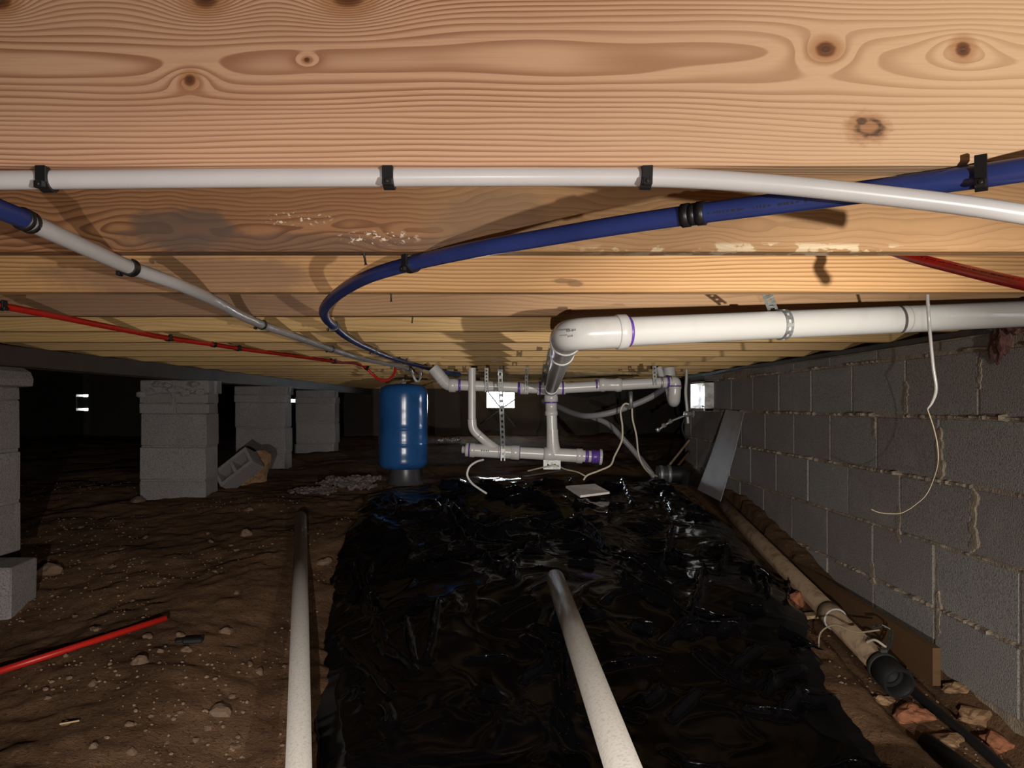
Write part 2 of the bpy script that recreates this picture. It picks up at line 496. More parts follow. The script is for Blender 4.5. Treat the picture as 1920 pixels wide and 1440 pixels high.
# black polythene
m = Mat('black_polythene', .1, .26)
dust = m.onoise(28, 5, .7).smooth(.60, .80)
speck = m.voro(55).smooth(.05, .10, 1, 0) * m.onoise(3, 3).smooth(.45, .65)
c = m.mix((.0028, .0028, .0034), (.02, .016, .013), dust * .35)
c = m.mix(c, (.20, .16, .12), speck * .4)
M['sheet'] = m.set(c, rough=dust * .12 + .13, bump=m.onoise(20, 3, .5), dist=.003, strength=.08)

# ------------------------------------------------------------------ the ground
WX = 1.37            # inner face of the block wall on the right
ZJ = 0.228           # underside of the joists above the lens
LP0, LP1 = P(564, 969, 3.9), P(560, 1440, 1.72)          # the two loose pipes on the ground
CP0, CP1 = P(1041, 1084, 2.68), P(1168, 1440, 1.30)
def sm(x, a, b):
    t = np.clip((x - a) / (b - a), 0, 1); return t * t * (3 - 2 * t)
LE_y = [1.0, 1.79, 2.14, 2.7, 3.55, 4.6, 4.8, 5.0, 5.5]; LE_x = [-.36, -.45, -.546, -.68, -.77, -.82, -.76, -.48, -.42]
RE_y = [1.0, 1.79, 2.16, 2.86, 3.57, 4.6, 5.5]; RE_x = [.88, .94, .93, 1.05, 1.11, 1.12, 1.05]
def ground(x, y, rough=True):
    x = np.asarray(x, float); y = np.asarray(y, float)
    z = np.interp(y, [-3, .5, 1.2, 1.7, 2.6, 3.9, 5, 7, 11], [-.62, -.66, -.88, -.875, -.765, -.605, -.52, -.485, -.43])
    z = z + .17 * np.exp(-((y - .75) / .35) ** 2) * sm(x, -.3, .0) * sm(-x, -.8, -.5)
    z = z + .075 * np.exp(-((y - 2.85) / .42) ** 2 - ((x - .28) / .5) ** 2)
    z = z - .05 * sm(-x, 1.2, 1.9) * sm(-y, -4.2, -3.0)
    z = z - .035 * sm(x, .95, 1.15) * sm(-y, -4.5, -3.0)
    z = z + .03 * sm(x, 1.2, 1.37) * sm(y, 2.8, 4.0)
    z = z - .085 * np.exp(-((x + .66) / .24) ** 2) * sm(y, 1.3, 1.7) * sm(-y, -3.7, -3.2)
    z = z - .06 * np.exp(-((x - 1.31) / .045) ** 2) * sm(-y, -2.9, -2.4)
    if not rough: return z + (fbm(x * 1.6, y * 1.6, 3, 1) - .25) * .10
    z = z + (fbm(x * 2.3, y * 2.3, 3, 5) - .48) * .075 + (fbm(x * 16, y * 16, 9, 3) - .44) * .026
    under = sm(x - np.interp(y, LE_y, LE_x), .0, .12) * sm(np.interp(y, RE_y, RE_x) - x, .0, .12) * sm(-y, -5.3, -5.1) * sm(y, 1.0, 1.2)
    return z - .06 * under
def press(x, y, z, a, b, r):       # the surface lies under a loose pipe, never through it
    t = np.clip((y - a.y) / (b.y - a.y), -.4, 1.5)
    cx = a.x + (b.x - a.x) * t; cz = a.z + (b.z - a.z) * t
    near = (np.abs(x - cx) < r * 2.2) & (t > -.06)
    return np.where(near, np.minimum(z, cz - r * 1.02), z)
WP0, WP1 = P(1287, 878, 5.35), P(1672, 1268, 2.275)
def ground2(x, y):
    z = ground(x, y)
    z = press(x, y, z, LP0, LP1, .034)
    z = press(x, y, z, WP0, WP1, .046)
    return press(x, y, z, CP0, CP1, .036) 
mb = MB()
xs = np.unique(np.concatenate([np.linspace(-7, -3, 40), np.linspace(-3, 1.6, 300), np.linspace(1.6, 3.2, 12)]))
ys = np.unique(np.concatenate([np.linspace(-2.8, 1.4, 25), np.linspace(1.4, 5.4, 280), np.linspace(5.4, 10.9, 90)]))
XX, YY = np.meshgrid(xs, ys)
mb.grid(XX, YY, ground2(XX, YY))
floor = struct('floor', mb, M['earth'])
def gz(x, y): return float(ground2(np.array([x]), np.array([y]))[0])
def G(px, py):                    # where the line of sight through a pixel meets the ground
    ds = np.linspace(1.2, 10.5, 900)
    hit = np.nonzero((CY - py) / F * ds <= ground2((px - CX) / F * ds, ds))[0]
    return P(px, py, float(ds[hit[0]]) if len(hit) else 10.5)

# ------------------------------------------------------------------ walls
def box6(mb, x0, x1, y0, y1, z0, z1):
    return mb.cbox(((x0 + x1) / 2, (y0 + y1) / 2, (z0 + z1) / 2), (x1 - x0, y1 - y0, z1 - z0))
VY0, VY1, VZ0, VZ1 = 5.056, 5.462, -.037, .163           # vent opening in the right wall
core = MB()
c0 = WX + .0035
box6(core, c0, 1.565, -2.8, VY0, -1.15, .205)
box6(core, c0, 1.565, VY1, 5.87, -1.15, .205)
box6(core, c0, 1.565, VY0, VY1, -1.15, VZ0)
box6(core, c0, 1.565, VY0, VY1, VZ1, .205)
wall_right = struct('wall_right', core, M['mortar'])
PITCH, CH = .406, .203
def block_mesh(L, Hh, seed):
    r = random.Random(seed); b = MB()
    b.cbox((0, 0, 0), (.03, L - .010, Hh - .010), .004)
    for i, v in enumerate(b.v):
        b.v[i] = (v[0] + r.uniform(-.0008, .0008), v[1] + r.uniform(-.0012, .0012), v[2] + r.uniform(-.0012, .0012))
    me = b.mesh('concrete_block'); me.materials.append(M['block']); return me
bms = [block_mesh(PITCH, CH, s) for s in range(5)]
cap_ms = [block_mesh(PITCH, .045, s) for s in range(3)]
ZC = [.163, -.037, -.240, -.443, -.646, -.849]
phase = [4.243, 4.040, 4.337 - .06, 4.067, 4.067]
rnd = random.Random(5)
for ci in range(5):
    h = ZC[ci] - ZC[ci + 1]
    k = math.floor((.9 - phase[ci]) / PITCH)
    y = phase[ci] + k * PITCH
    while y < 5.86:
        y1 = min(y + PITCH, 5.87)
        L = y1 - y
        if not (ci == 0 and y > VY0 - .08 and y < VY0 + .08) and L > .05:
            sc = (1, L / PITCH, h / CH)
            inst(bms[rnd.randrange(5)], 'concrete_block', wall_right, (WX + .015 + rnd.uniform(-.002, .002), (y + y1) / 2, (ZC[ci] + ZC[ci + 1]) / 2), (0, 0, rnd.uniform(-.004, .004)), sc)
        y += PITCH
y = 4.040 - 8 * PITCH
while y < 5.86:
    y1 = min(y + PITCH, 5.87)
    if y1 - y > .05: inst(cap_ms[rnd.randrange(3)], 'cap_block', wall_right, (WX + .017 + rnd.uniform(-.004, .004), (y + y1) / 2, .1855), (0, 0, rnd.uniform(-.01, .01)), (1, (y1 - y) / PITCH, 1))
    y += PITCH
# mortar squeezed out of the bed joints, one ragged bead per course line
for ci, (zc, amt) in enumerate([(.163, .7), (-.037, 1.0), (-.240, .9), (-.443, .45), (-.646, .8)]):
    n = 560
    yy = np.linspace(1.2, 5.0 if ci in (0,) else 5.8, n)
    prof = []
    big = fbm(yy * 9, yy * 0 + ci, 40 + ci, 3); sml = fbm(yy * 55, yy * 0 + ci * 3, 60 + ci, 2)
    out = np.clip((big - .36) * .05, 0, 1) + np.clip(sml - .30, 0, 1) * .030
    out = out * amt * (big > .33)
    hz = .003 + np.clip(sml - .2, 0, 1) * .018 * amt
    X = np.zeros((n, 4)); Y = np.zeros((n, 4)); Z = np.zeros((n, 4))
    for j, (o_, h_) in enumerate([(0, 1.0), (1, .55), (1, -.55), (0, -1.0)]):
        X[:, j] = WX + .003 - o_ * out; Y[:, j] = yy; Z[:, j] = zc + h_ * hz + (big - .45) * .012
    b = MB(); b.grid(X, Y, Z, False)
    part('mortar_bead', b, M['mortar'], wall_right)
# mortar smears on the head joints
for (px, py, w, h) in [(1763, 855, 9, 90), (1686, 985, 7, 60), (1825, 975, 11, 100), (1700, 745, 7, 50), (1838, 700, 5, 50), (1636, 1075, 8, 36), (1640, 800, 4, 30), (1760, 1150, 6, 70)]:
    d = WX * F / (px - CX)
    p = P(px, py, d); b = MB(); n = 26
    tt = np.linspace(-1, 1, n); nz = fbm(tt * 5 + px, tt * 0, 7, 3); nz2 = fbm(tt * 6 + px, tt * 0 + 9, 8, 3)
    wl = w * d / F * 1.9 * np.clip(nz * 1.7 - .1, .12, 1) * np.clip((1 - np.abs(tt)) * 5, .1, 1); wr_ = w * d / F * 1.9 * np.clip(nz2 * 1.7 - .1, .12, 1) * np.clip((1 - np.abs(tt)) * 5, .1, 1)
    yc_ = p.y; zz_ = p.z + tt * h * d / F * .6
    Xs = np.stack([np.full(n, WX + .002), WX - .002 - .002 * nz, WX - .002 - .002 * nz2, np.full(n, WX + .002)], 1)
    Ys = np.stack([yc_ - wl, yc_ - wl * .7, yc_ + wr_ * .7, yc_ + wr_], 1); Zs = np.repeat(zz_[:, None], 4, 1)
    b.grid(Xs, Ys, Zs, False)
    part('mortar_smear', b, M['mortar'], wall_right)

# vent in the right wall: reveal and frame
vent = struct('window_1', MB().cbox((1.44, VY1 - .006, .062), (.25, .012, .2)).cbox((1.44, VY0 + .006, .062), (.25, .012, .2)).cbox((1.44, (VY0 + VY1) / 2, VZ0 + .008), (.27, VY1 - VY0, .016)).cbox((1.44, (VY0 + VY1) / 2, VZ1 - .006), (.25, VY1 - VY0, .012)), M['jamb'])
b = MB()
for yv in (VY0 + .02, (VY0 + VY1) / 2 + .05, VY1 - .03): b.cbox((1.40, yv, .063), (.012, .014, .17))
for zv in (VZ0 + .03, VZ1 - .02): b.cbox((1.40, (VY0 + VY1) / 2, zv), (.012, .36, .012))
part('vent_frame', b, M['vent_frame'], vent)

# back wall with its vents, and the walls that close the crawlspace out of sight
YB = 10.8
holes = [(-.29, .12, -.045, .20), (-6.10, -5.93, -.085, .165), (-3.12, -2.86, -.05, .16)]
bw = MB()
xcur = -7.0
for (x0, x1, z0, z1) in sorted(holes):
    box6(bw, xcur, x0, YB, YB + .2, -1.2, .49)
    box6(bw, x0, x1, YB, YB + .2, -1.2, z0)
    box6(bw, x0, x1, YB, YB + .2, z1, .49)
    xcur = x1
box6(bw, xcur, 3.2, YB, YB + .2, -1.2, .49)
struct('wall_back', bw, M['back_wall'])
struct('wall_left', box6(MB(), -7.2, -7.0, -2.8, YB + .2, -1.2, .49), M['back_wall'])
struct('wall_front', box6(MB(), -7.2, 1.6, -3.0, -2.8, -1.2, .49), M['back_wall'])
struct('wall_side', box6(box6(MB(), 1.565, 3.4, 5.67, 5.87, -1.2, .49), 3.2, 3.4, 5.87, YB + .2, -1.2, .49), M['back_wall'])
# back vents
for i, (x0, x1, z0, z1) in enumerate(holes):
    b = MB(); t = .012
    if i == 0: b.cbox((x0 + t / 2, YB - .004, (z0 + z1) / 2), (t, .03, z1 - z0)); b.cbox((x1 - t / 2, YB - .004, (z0 + z1) / 2), (t, .03, z1 - z0))
    b.cbox(((x0 + x1) / 2, YB - .004, z0 + t / 2), (x1 - x0, .03, t)); b.cbox(((x0 + x1) / 2, YB - .004, z1 - t / 2), (x1 - x0, .03, t))
    v = struct('window_%d' % (i + 2), b, M['vent_frame'] if i == 0 else M['dark_strap'])
    b = MB()
    if i == 0:
        for k in range(2): b.cbox((x0 + .13 + .15 * k, YB + .02, z0 + .04), (.012, .012, .08))
        part('vent_bar', b, M['vent_frame'], v)
    elif i == 1:
        b.cbox(((x0 + x1) / 2, YB + .05, (z0 + z1) / 2), (x1 - x0, .01, (z1 - z0) - .085))
        part('closed_damper', b, M['dark_strap'], v)
    else:
        b.cbox(((x0 + x1) / 2, YB + .05, (z0 + z1) / 2 - .07), (x1 - x0, .01, .12)); b.cbox(((x0 + x1) / 2, YB + .05, (z0 + z1) / 2 + .085), (x1 - x0, .01, .11))
        part('closed_damper', b, M['dark_strap'], v)

# ceiling: subfloor boards over the joists
ceil = struct('ceiling', box6(MB(), -7.2, 3.4, -3, YB + .2, .485, .51), M['dark_timber'])
bme = MB().cbox((0, 0, 0), (3.7, .232, .019), .001).mesh('subfloor_plank'); bme.materials.append(M['subfloor'])
for k in range(18): inst(bme, 'subfloor_plank', ceil, (-.25, .5 + k * .235, .4735))

# ------------------------------------------------------------------ framing
ordinal = ['first', 'second', 'third', 'fourth', 'fifth', 'sixth', 'seventh', 'eighth', 'ninth', 'tenth', 'eleventh', 'twelfth', 'thirteenth']
looks = ['pale knotty pine joist nearest the camera, white pipe clipped under it',
         'aged brown joist with grey stain and white flecks, second from the camera',
         'bright orange close-grained joist, third from the camera',
         'dull brown joist just in front of the thick white drain pipe, fourth from the camera']
jd = [.722 + .4055 * k for k in range(26)]
for k, d in enumerate(jd):
    if d > 10.6: break
    b = MB().cbox((-.3, d + .019, ZJ + .118), (3.58, .038, .236), .0035 if k < 6 else .002)
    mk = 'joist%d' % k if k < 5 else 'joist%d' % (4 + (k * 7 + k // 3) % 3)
    if k < 4: lab = looks[k]
    elif k < 13: lab = 'tan pine floor joist, %s from the camera' % ordinal[k]
    else: lab = 'dim far floor joist beyond the blue tank'
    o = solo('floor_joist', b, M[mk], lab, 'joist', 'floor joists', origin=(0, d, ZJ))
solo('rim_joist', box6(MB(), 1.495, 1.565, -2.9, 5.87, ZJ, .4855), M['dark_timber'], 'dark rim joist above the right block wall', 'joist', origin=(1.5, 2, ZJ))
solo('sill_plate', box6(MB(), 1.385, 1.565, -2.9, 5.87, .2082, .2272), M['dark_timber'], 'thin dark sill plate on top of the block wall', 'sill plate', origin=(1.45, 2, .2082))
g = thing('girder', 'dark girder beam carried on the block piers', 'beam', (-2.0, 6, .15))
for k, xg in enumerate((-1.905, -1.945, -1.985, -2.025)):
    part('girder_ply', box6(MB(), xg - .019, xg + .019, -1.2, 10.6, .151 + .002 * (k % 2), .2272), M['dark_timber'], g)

# ------------------------------------------------------------------ piers
pbm = []
for s in range(4):
    r = random.Random(s + 50); b = MB(); b.cbox((0, 0, 0), (.396, .196, .193), .005)
    b.v = [(v[0] + r.uniform(-.002, .002), v[1] + r.uniform(-.002, .002), v[2] + r.uniform(-.002, .002)) for v in b.v]
    me = b.mesh('concrete_block'); me.materials.append(M['pier_block']); pbm.append(me)
brm = []
for s in range(3):
    r = random.Random(s + 80); b = MB(); b.cbox((0, 0, 0), (.196, .092, .058), .004)
    b.v = [(v[0] + r.uniform(-.003, .003), v[1] + r.uniform(-.003, .003), v[2] + r.uniform(-.002, .002)) for v in b.v]
    me = b.mesh('solid_brick'); me.materials.append(M['pier_block']); brm.append(me)
def pier(label, xr, d, ztop_blocks, ncourse, layers, seed):
    xc = xr - .2; yc = d + .1
    t = thing('block_pier', label, 'pier', (xc, yc, gz(xc, d)), 'concrete block piers')
    r = random.Random(seed)
    z = ztop_blocks
    for k in range(ncourse):
        jx, jy = r.uniform(-.007, .007), r.uniform(-.006, .006)
        inst(pbm[r.randrange(4)], 'concrete_block', t, (xc + jx, yc + jy, z - .0965), (0, 0, r.uniform(-.015, .015)))
        if k < ncourse - 1:
            part('mortar_bed', MB().cbox((xc + jx, yc + jy, z - .198), (.386, .188, .012)), M['pier_block'], t)
        z -= .203
    zt = ztop_blocks
    for li, (h, grow) in enumerate(layers):
        for ix in range(2):
            for iy in range(2):
                jx = r.uniform(-.012, .012); jy = r.uniform(-.010, .004)
                inst(brm[r.randrange(3)], 'solid_brick', t, (xc + (ix - .5) * .202 * grow + jx, yc + (iy - .5) * .1 + jy, zt + h / 2), (0, 0, r.uniform(-.05, .05)), (1, 1, h / .060))
        part('mortar_core', MB().cbox((xc, yc, zt + h / 2), (.37 * grow, .18, h * .995)), M['pier_block'], t)
        zt += h
    return t, xc, yc, zt
t, xc, yc, zt = pier('tall grey block pier with a rounded cap, cut by the photo edge', -1.94, 2.85, .02, 3, [(.053, 1.0)], 3)
b = MB()      # cap stone with a rounded front corner
prof = [(-.26, 0), (.20, 0), (.232, .004), (.236, .03), (.224, .06), (.196, .0775), (-.26, .0775)]
n = len(prof)
b.add([(xc + x, yc - .12, zt + z) for x, z in prof] + [(xc + x, yc + .12, zt + z) for x, z in prof], [tuple(range(n)), tuple(range(n, 2 * n))[::-1]] + [((i + 1) % n, i, n + i, n + (i + 1) % n) for i in range(n)])
part('cap_stone', b, M['pier_block'], t)
for (dx, dy, zz, rz) in [(.10, -.06, -.697, .12), (-.26, -.10, -.697, .05)]:
    inst(pbm[1], 'footing_block', t, (xc + dx, yc + dy, zz), (.0, .02, rz), (1, 1, 1.05))
pier('wide grey block pier with crumbling mortar on top, beside the fallen hollow block', -1.80, 4.58, -.050, 3, [(.062, 1.02), (.060, 1.05), (.079, 1.06)], 8)
pier('grey block pier behind the fallen hollow block', -1.76, 6.06, .022, 3, [(.062, 1.0), (.068, 1.03)], 13)
pier('dim far block pier between the third pier and the blue tank', -1.715, 7.62, .02, 3, [(.06, 1.0), (.07, 1.02)], 17)

# crumbled mortar on the wide pier
for i in range(9):
    p = Vector((-2.18 + .043 * i + rnd.uniform(-.01, .01), 4.57, .10 + rnd.uniform(-.05, .03)))
    b = MB().blob(p, (.035, .016, .02), seed=i + 900, rough=.4)
    part('mortar_lump', b, M['pier_block'], [o for o in bpy.data.objects if o.name.startswith('block_pier')][1])

# ------------------------------------------------------------------ supply pipes
def clip(parent, p, T, r, w=.0105, ztab=None):
    T = Vector(T).normalized(); up = Vector((0, 0, 1)); up = (up - T * up.dot(T)).normalized(); sd = T.cross(up)
    b = MB()
    ro, ri = r + .0030, r + .0002
    n = 22; vv = []; ff = []
    a0, a1 = math.radians(-205), math.radians(60)
    for i in range(n + 1):
        a = a0 + (a1 - a0) * i / n
        dr = sd * math.cos(a) + up * math.sin(a)
        for (rr, ww) in ((ri, -w / 2), (ri, w / 2), (ro, w / 2), (ro, -w / 2)): vv.append(Vector(p) + dr * rr + T * ww)
    for i in range(n):
        for q in range(4):
            q2 = (q + 1) % 4
            ff.append((i * 4 + q, i * 4 + q2, i * 4 + 4 + q2, i * 4 + 4 + q))
    ff += [(3, 2, 1, 0), (n * 4, n * 4 + 1, n * 4 + 2, n * 4 + 3)]
    b.add(vv, ff)
    zt = (ztab if ztab is not None else ZJ + .004)
    s_ = -1 if sd.y > 0 else 1       # tab on the camera side
    R = Matrix((sd, T, up)).transposed()
    hgt = max(.008, zt - p.z)
    b.cbox(Vector(p) + sd * s_ * (r + .0018) + up * (hgt / 2 - .003), (.0036, w, hgt + .006), .0006, R)
    b.cbox(Vector(p) + sd * s_ * (r + .0045) - up * (r * .9), (.006, w * .9, .007), .001, R)
    o = part('clip', b, M['black_plastic'], parent)
    nb = MB().lathe(Vector(p) + sd * s_ * (r + .0072) - up * (r * .9), sd * s_, [(0, .0022), (.001, .0022), (.0014, .0012)], 10)
    part('nail_head', nb, M['nail'], o)
def at(path, px, key=None):
    best = min(range(len(path)), key=lambda i: abs(CX + F * path[i].x / path[i].y - px))
    a, b = path[max(0, best - 1)], path[min(len(path) - 1, best + 1)]
    return path[best], (b - a).normalized(), best
def print_marks(parent, path, r, i0, i1, ang, mat=None, h=.0035, seed=0):
    rr = random.Random(seed); b = MB()
    dist = 0; nxt = 0
    for i in range(i0, i1):
        T = (path[i + 1] - path[i]); L = T.length; T = T.normalized()
        up = Vector((0, 0, 1)); up = (up - T * up.dot(T)).normalized(); sd = T.cross(up)
        dr = sd * math.cos(ang) + up * math.sin(ang); tn = T.cross(dr)
        s_ = 0
        while s_ < L:
            wl = rr.uniform(.001, .0028)
            c = path[i] + T * s_ + dr * (r + .0002)
            if rr.random() < .8:
                hh = h * rr.uniform(.5, 1)
                b.add([c - tn * hh / 2, c + T * wl - tn * hh / 2, c + T * wl + tn * hh / 2, c + tn * hh / 2], [(0, 1, 2, 3)])
            s_ += wl + rr.uniform(.0008, .003)
    if b.v: part('print_marks', b, mat or M['print'], parent)
def crimp(parent, p, T, r, w=.008, mat='black_plastic', name='crimp_ring'):
    T = Vector(T).normalized()
    return part(name, MB().lathe(Vector(p) - T * w / 2, T, [(0, r + .0004), (.0006, r + .0022), (w - .0006, r + .0022), (w, r + .0004)], 20), M[mat], parent)

# white line under the first joist
D1 = .738
wp = [P(-330, 341, D1), P(-100, 339, D1), P(90, 337, D1), P(400, 334, D1), P(730, 332, D1), P(1000, 331, D1), P(1210, 332, D1), P(1350, 338, .734), P(1500, 350, .728), P(1650, 366, .722), P(1800, 384, .715), P(1920, 402, .71), P(2150, 440, .69)]
path = catmull(wp, 10); RW = .00925
t = thing('water_pipe', 'white water pipe clipped straight along the nearest joist', 'pipe', path[0])
part('tube', MB().tube(path, RW, 20), M['pex_white'], t)
for px in (90, 730, 1210):
    p, T, i = at(path, px); clip(t, p, T, RW, .0105)
# blue line crossing below it and looping back
ZB = .2155
bp = [Pz(2150, 288, ZB), Pz(1920, 318, ZB), Pz(1840, 330, ZB), Pz(1700, 349, ZB), Pz(1500, 376, ZB), Pz(1300, 402, ZB), Pz(1150, 424, ZB), Pz(1000, 449, ZB), Pz(880, 470, ZB), Pz(772, 494, ZB), Pz(700, 515, ZB), Pz(650, 540, ZB), Pz(618, 565, ZB), Pz(607, 583, ZB), Pz(612, 598, ZB), Pz(626, 611, ZB), Pz(655, 634, ZB), Pz(690, 652, ZB), Pz(735, 671, ZB), Pz(790, 687, ZB * .98), P(832, 697, 4.62), P(862, 702, 4.9)]
path = catmull(bp, 12); RB = .0113
t = thing('water_pipe', 'blue water pipe that crosses under the joists and loops back toward the tank', 'pipe', path[0])
part('tube', MB().tube(path, RB, 20), M['pex_blue'], t)
for px in (1840, 772):
    p, T, i = at(path, px); clip(t, p, T, RB, .014 if px == 772 else .0105)
i = min(range(len(path)), key=lambda i: (path[i] - Pz(626, 611, ZB)).length)
clip(t, path[i], path[i + 1] - path[i - 1], RB, .014)
for dd in (3.0, 3.72, 4.35):
    i = min(range(len(path)), key=lambda i: abs(path[i].y - dd) + (5 if i < 150 else 0))
    clip(t, path[i], path[i + 1] - path[i - 1], RB, .014)
for px in (1284, 1312):
    p, T, i = at(path, px); crimp(t, p, T, RB, .010)
p, T, i = at(path, 1298); crimp(t, p, T, RB - .001, .008, 'black_plastic', 'coupling')
i0 = at(path, 1330)[2]; i1 = at(path, 1540)[2]
print_marks(t, path, RB, min(i0, i1), max(i0, i1), math.radians(200), M['print'], .003, 3)
# left pipe: blue tail joined to a white run
ZL = .2165
lw = [Pz(52, 415, ZL), Pz(100, 437, ZL), Pz(170, 469, ZL), Pz(243, 501, ZL), Pz(330, 532, ZL), Pz(400, 563, ZL), Pz(445, 588, ZL), Pz(490, 608, ZL), Pz(555, 631, ZL), Pz(620, 654, ZL), Pz(690, 675, ZL), Pz(768, 693, ZL * .98), P(774, 703, 4.72), P(780, 714, 4.74), P(786, 713, 4.78), P(789, 700, 4.8), P(789.5, 690, 4.82)]
path = catmull(lw, 10); RL = .0112
t = thing('water_pipe', 'white water pipe with a blue end, running back from the photo edge to the tank', 'pipe', path[0])
k = path.index(path[10 * 11])
part('tube', MB().tube(path, [RL if i < 111 else RL * (1 - .35 * min(1, (i - 111) / 12)) for i in range(len(path))], 18), M['pex_white'], t)
lb = catmull([Pz(-210, 318, ZL), Pz(-100, 352, ZL), Pz(0, 393, ZL), Pz(40, 409, ZL), Pz(56, 417, ZL)], 10)
part('blue_tube', MB().tube(lb, RL, 18), M['pex_blue'], t, 'blue end piece')
crimp(t, lb[-9], lb[-8] - lb[-10], RL, .009); crimp(t, lb[-2], lb[-1] - lb[-3], RL, .009)
crimp(t, lb[-5], lb[-4] - lb[-6], RL - .0018, .012, 'pex_white', 'coupling')
for px in (243, 490, 620, 765):
    p, T, i = at(path[:115], px); clip(t, p, T, RL, .016)
# red line on the left
ZR = .220
rp = [Pz(-260, 525, ZR), Pz(0, 573, ZR), Pz(100, 592, ZR), Pz(200, 612, ZR), Pz(315, 634, ZR), Pz(400, 646, ZR), Pz(445, 653, ZR), Pz(550, 667, ZR), Pz(625, 678, ZR), Pz(685, 689, ZR), P(700, 703, 4.45), P(715, 713, 4.5), P(730, 711, 4.55), P(740, 699, 4.6), P(741, 690, 4.62)]
path = catmull(rp, 10); RR = .0079
t = thing('water_pipe', 'dark red water pipe running below the white one, at the dark piers side', 'pipe', path[0])
part('tube', MB().tube(path, RR, 16), M['pex_red'], t)
for px in (6, 315, 445, 625, 688):
    p, T, i = at(path[:92], px); clip(t, p, T, RR, .018)
p, T, i = at(path, 400); crimp(t, p, T, RR, .02)
# red line on the right
path = catmull([P(1560, 425, 1.42), P(1690, 476, 1.25), P(1800, 505, 1.12), P(1920, 533, .99), P(2100, 572, .86)], 10)
path = [p for p in path if p.z < .44]
t = thing('water_pipe', 'bright red water pipe dipping out from under the second joist', 'pipe', path[-1])
part('tube', MB().tube(path, .0083, 18), M['pex_red'], t)
i0 = at(path, 1735)[2]; i1 = at(path, 1925)[2]
print_marks(t, path, .0083, min(i0, i1), max(i0, i1), math.radians(40), M['print'], .003, 5)
print_marks(t, path, .0083, min(i0, i1), max(i0, i1), math.radians(140), M['print'], .003, 6)

# ------------------------------------------------------------------ drain assembly
t = thing('drain_pipe', 'thick white drain pipe from the right wall, with elbow, tee and lower branch', 'drain pipe', P(1037, 880, 4.0))
DW = t
RP = .0305
a = P(1975, 586, 1.815); e = P(1168, 622, 1.592)
corner = Vector((.128, 1.60, .1490)); tee = P(1033, 731, 4.05)
part('pipe', MB().tube([a, e], RP, 32), M['pvc'], t)
du = (a - e).normalized()
part('wall_elbow', MB().tube(fillet([a - du * .02, a + du * .035, a + du * .035 + Vector((0, 0, .2))], .05, 8), RP + .003, 24), M['pvc_fitting'], t)
def hub(p, d, w, r, mat='pvc_fitting', name='hub', par=None):
    d = Vector(d).normalized(); p = Vector(p)
    return part(name, MB().lathe(p - d * w / 2, d, [(0, r - .002), (.002, r), (w - .002, r), (w, r - .002)], 32), M[mat], par or t)
def primer(p, d, w, r, par=None): return hub(p, d, w, r + .0022, 'primer', 'primer_ring', par)
bk = (tee - corner).normalized()
el = fillet([e - du * .005, corner, corner + bk * .125], .085, 14)
elb = part('elbow', MB().tube(el, RP + .0035, 32), M['pvc_fitting'], t)
h1 = hub(e - du * .004, du, .022, RP + .0062); primer(e + du * .011, du, .008, RP - .0006)
hub(corner + bk * .115, bk, .03, RP + .006)
p0 = corner + bk * .1
part('pipe', MB().tube([p0, tee], RP, 28), M['pvc'], t)
hub(corner + bk * .42, bk, .012, RP + .003, 'pvc_fitting', 'coupling_ring'); hub(tee - bk * .22, bk, .05, RP + .005); primer(tee - bk * .06, bk, .014, RP + .002)
# coupling on the long pipe and a joint line
jp = at([e + (a - e) * (k / 200) for k in range(201)], 1697)[0]
hub(jp, du, .006, RP + .0006, 'groove', 'joint_ring')
mk = MB()
for (px, py, w, h) in [(1748, 592, 5, 10), (1748, 597, 4, 6)]:
    p = at([e + (a - e) * (k / 200) for k in range(201)], px)[0]
    q = P(px, py, p.y - RP - .0006); mk.cbox(q, (w * .0009, .0006, h * .0009))
part('pen_mark', mk, M['primer'], t)
mk = MB()
rr = random.Random(3)
for row, y0 in enumerate((621, 631)):
    for k in range(7 - 3 * row):
        p = P(1063 + k * 2.6 + row * 2, y0 - k * .4, 1.5585 - k * .0016)
        mk.cbox(p, (.0018, .0008, .0042 * rr.uniform(.7, 1) * (1 - .3 * row)))
part('print_marks', mk, M['print'], elb)
# cross line at the tee
D = 4.05
XL = P(858, 722, D); XR = P(1258, 716.5, D)
RC = .0285
part('cross_pipe', MB().tube([XL, P(1033, 729, D), XR], RC, 24), M['pvc'], t)
tb = part('tee', MB().tube([P(1008, 728.5, D), P(1060, 727.5, D)], RC + .006, 24), M['pvc_fitting'], t)
cd = Vector((1, 0, 0))
for px in (1012, 1055): primer(P(px, 728, D), cd, .010, RC + .006)
hub(P(982, 728, D), cd, .05, RC + .004); primer(P(973, 728, D), cd, .014, RC + .003)
primer(P(1118, 722, D), cd, .010, RC + .001)
cp = part('coupling', MB().lathe(P(1122, 721.7, D), cd, [(0, RC), (.004, RC + .007), (.025, RC + .009), (.04, RC + .005), (.085, RC + .005), (.1, RC + .009), (.12, RC + .007), (.124, RC)], 28), M['pvc_fitting'], t)
hub(P(1240, 717.3, D), cd, .012, RC + .003, 'galv', 'band_clamp')
primer(P(1252, 716.5, D), cd, .012, RC + .002)
trap = fillet([XR, P(1266, 717, D), P(1264, 752, D), P(1262, 752, D + .16), P(1254, 690, D + .18)], .06, 10)
part('trap', MB().tube(trap, RC + .004, 22), M['pvc_fitting'], t)
hub(P(1265, 727, D), (0, 0, 1), .014, RC + .007); primer(P(1265, 724, D), (0, 0, 1), .006, RC + .008)
part('riser', MB().tube([P(1236, 690, D + .1), P(1245, 722, D + .06)], .017, 16), M['pvc'], t)
lf = fillet([XL, P(838, 722, D), P(818, 697, D), P(812, 690, D)], .05, 8)
part('elbow', MB().tube(lf, RC + .004, 22), M['pvc_fitting'], t)
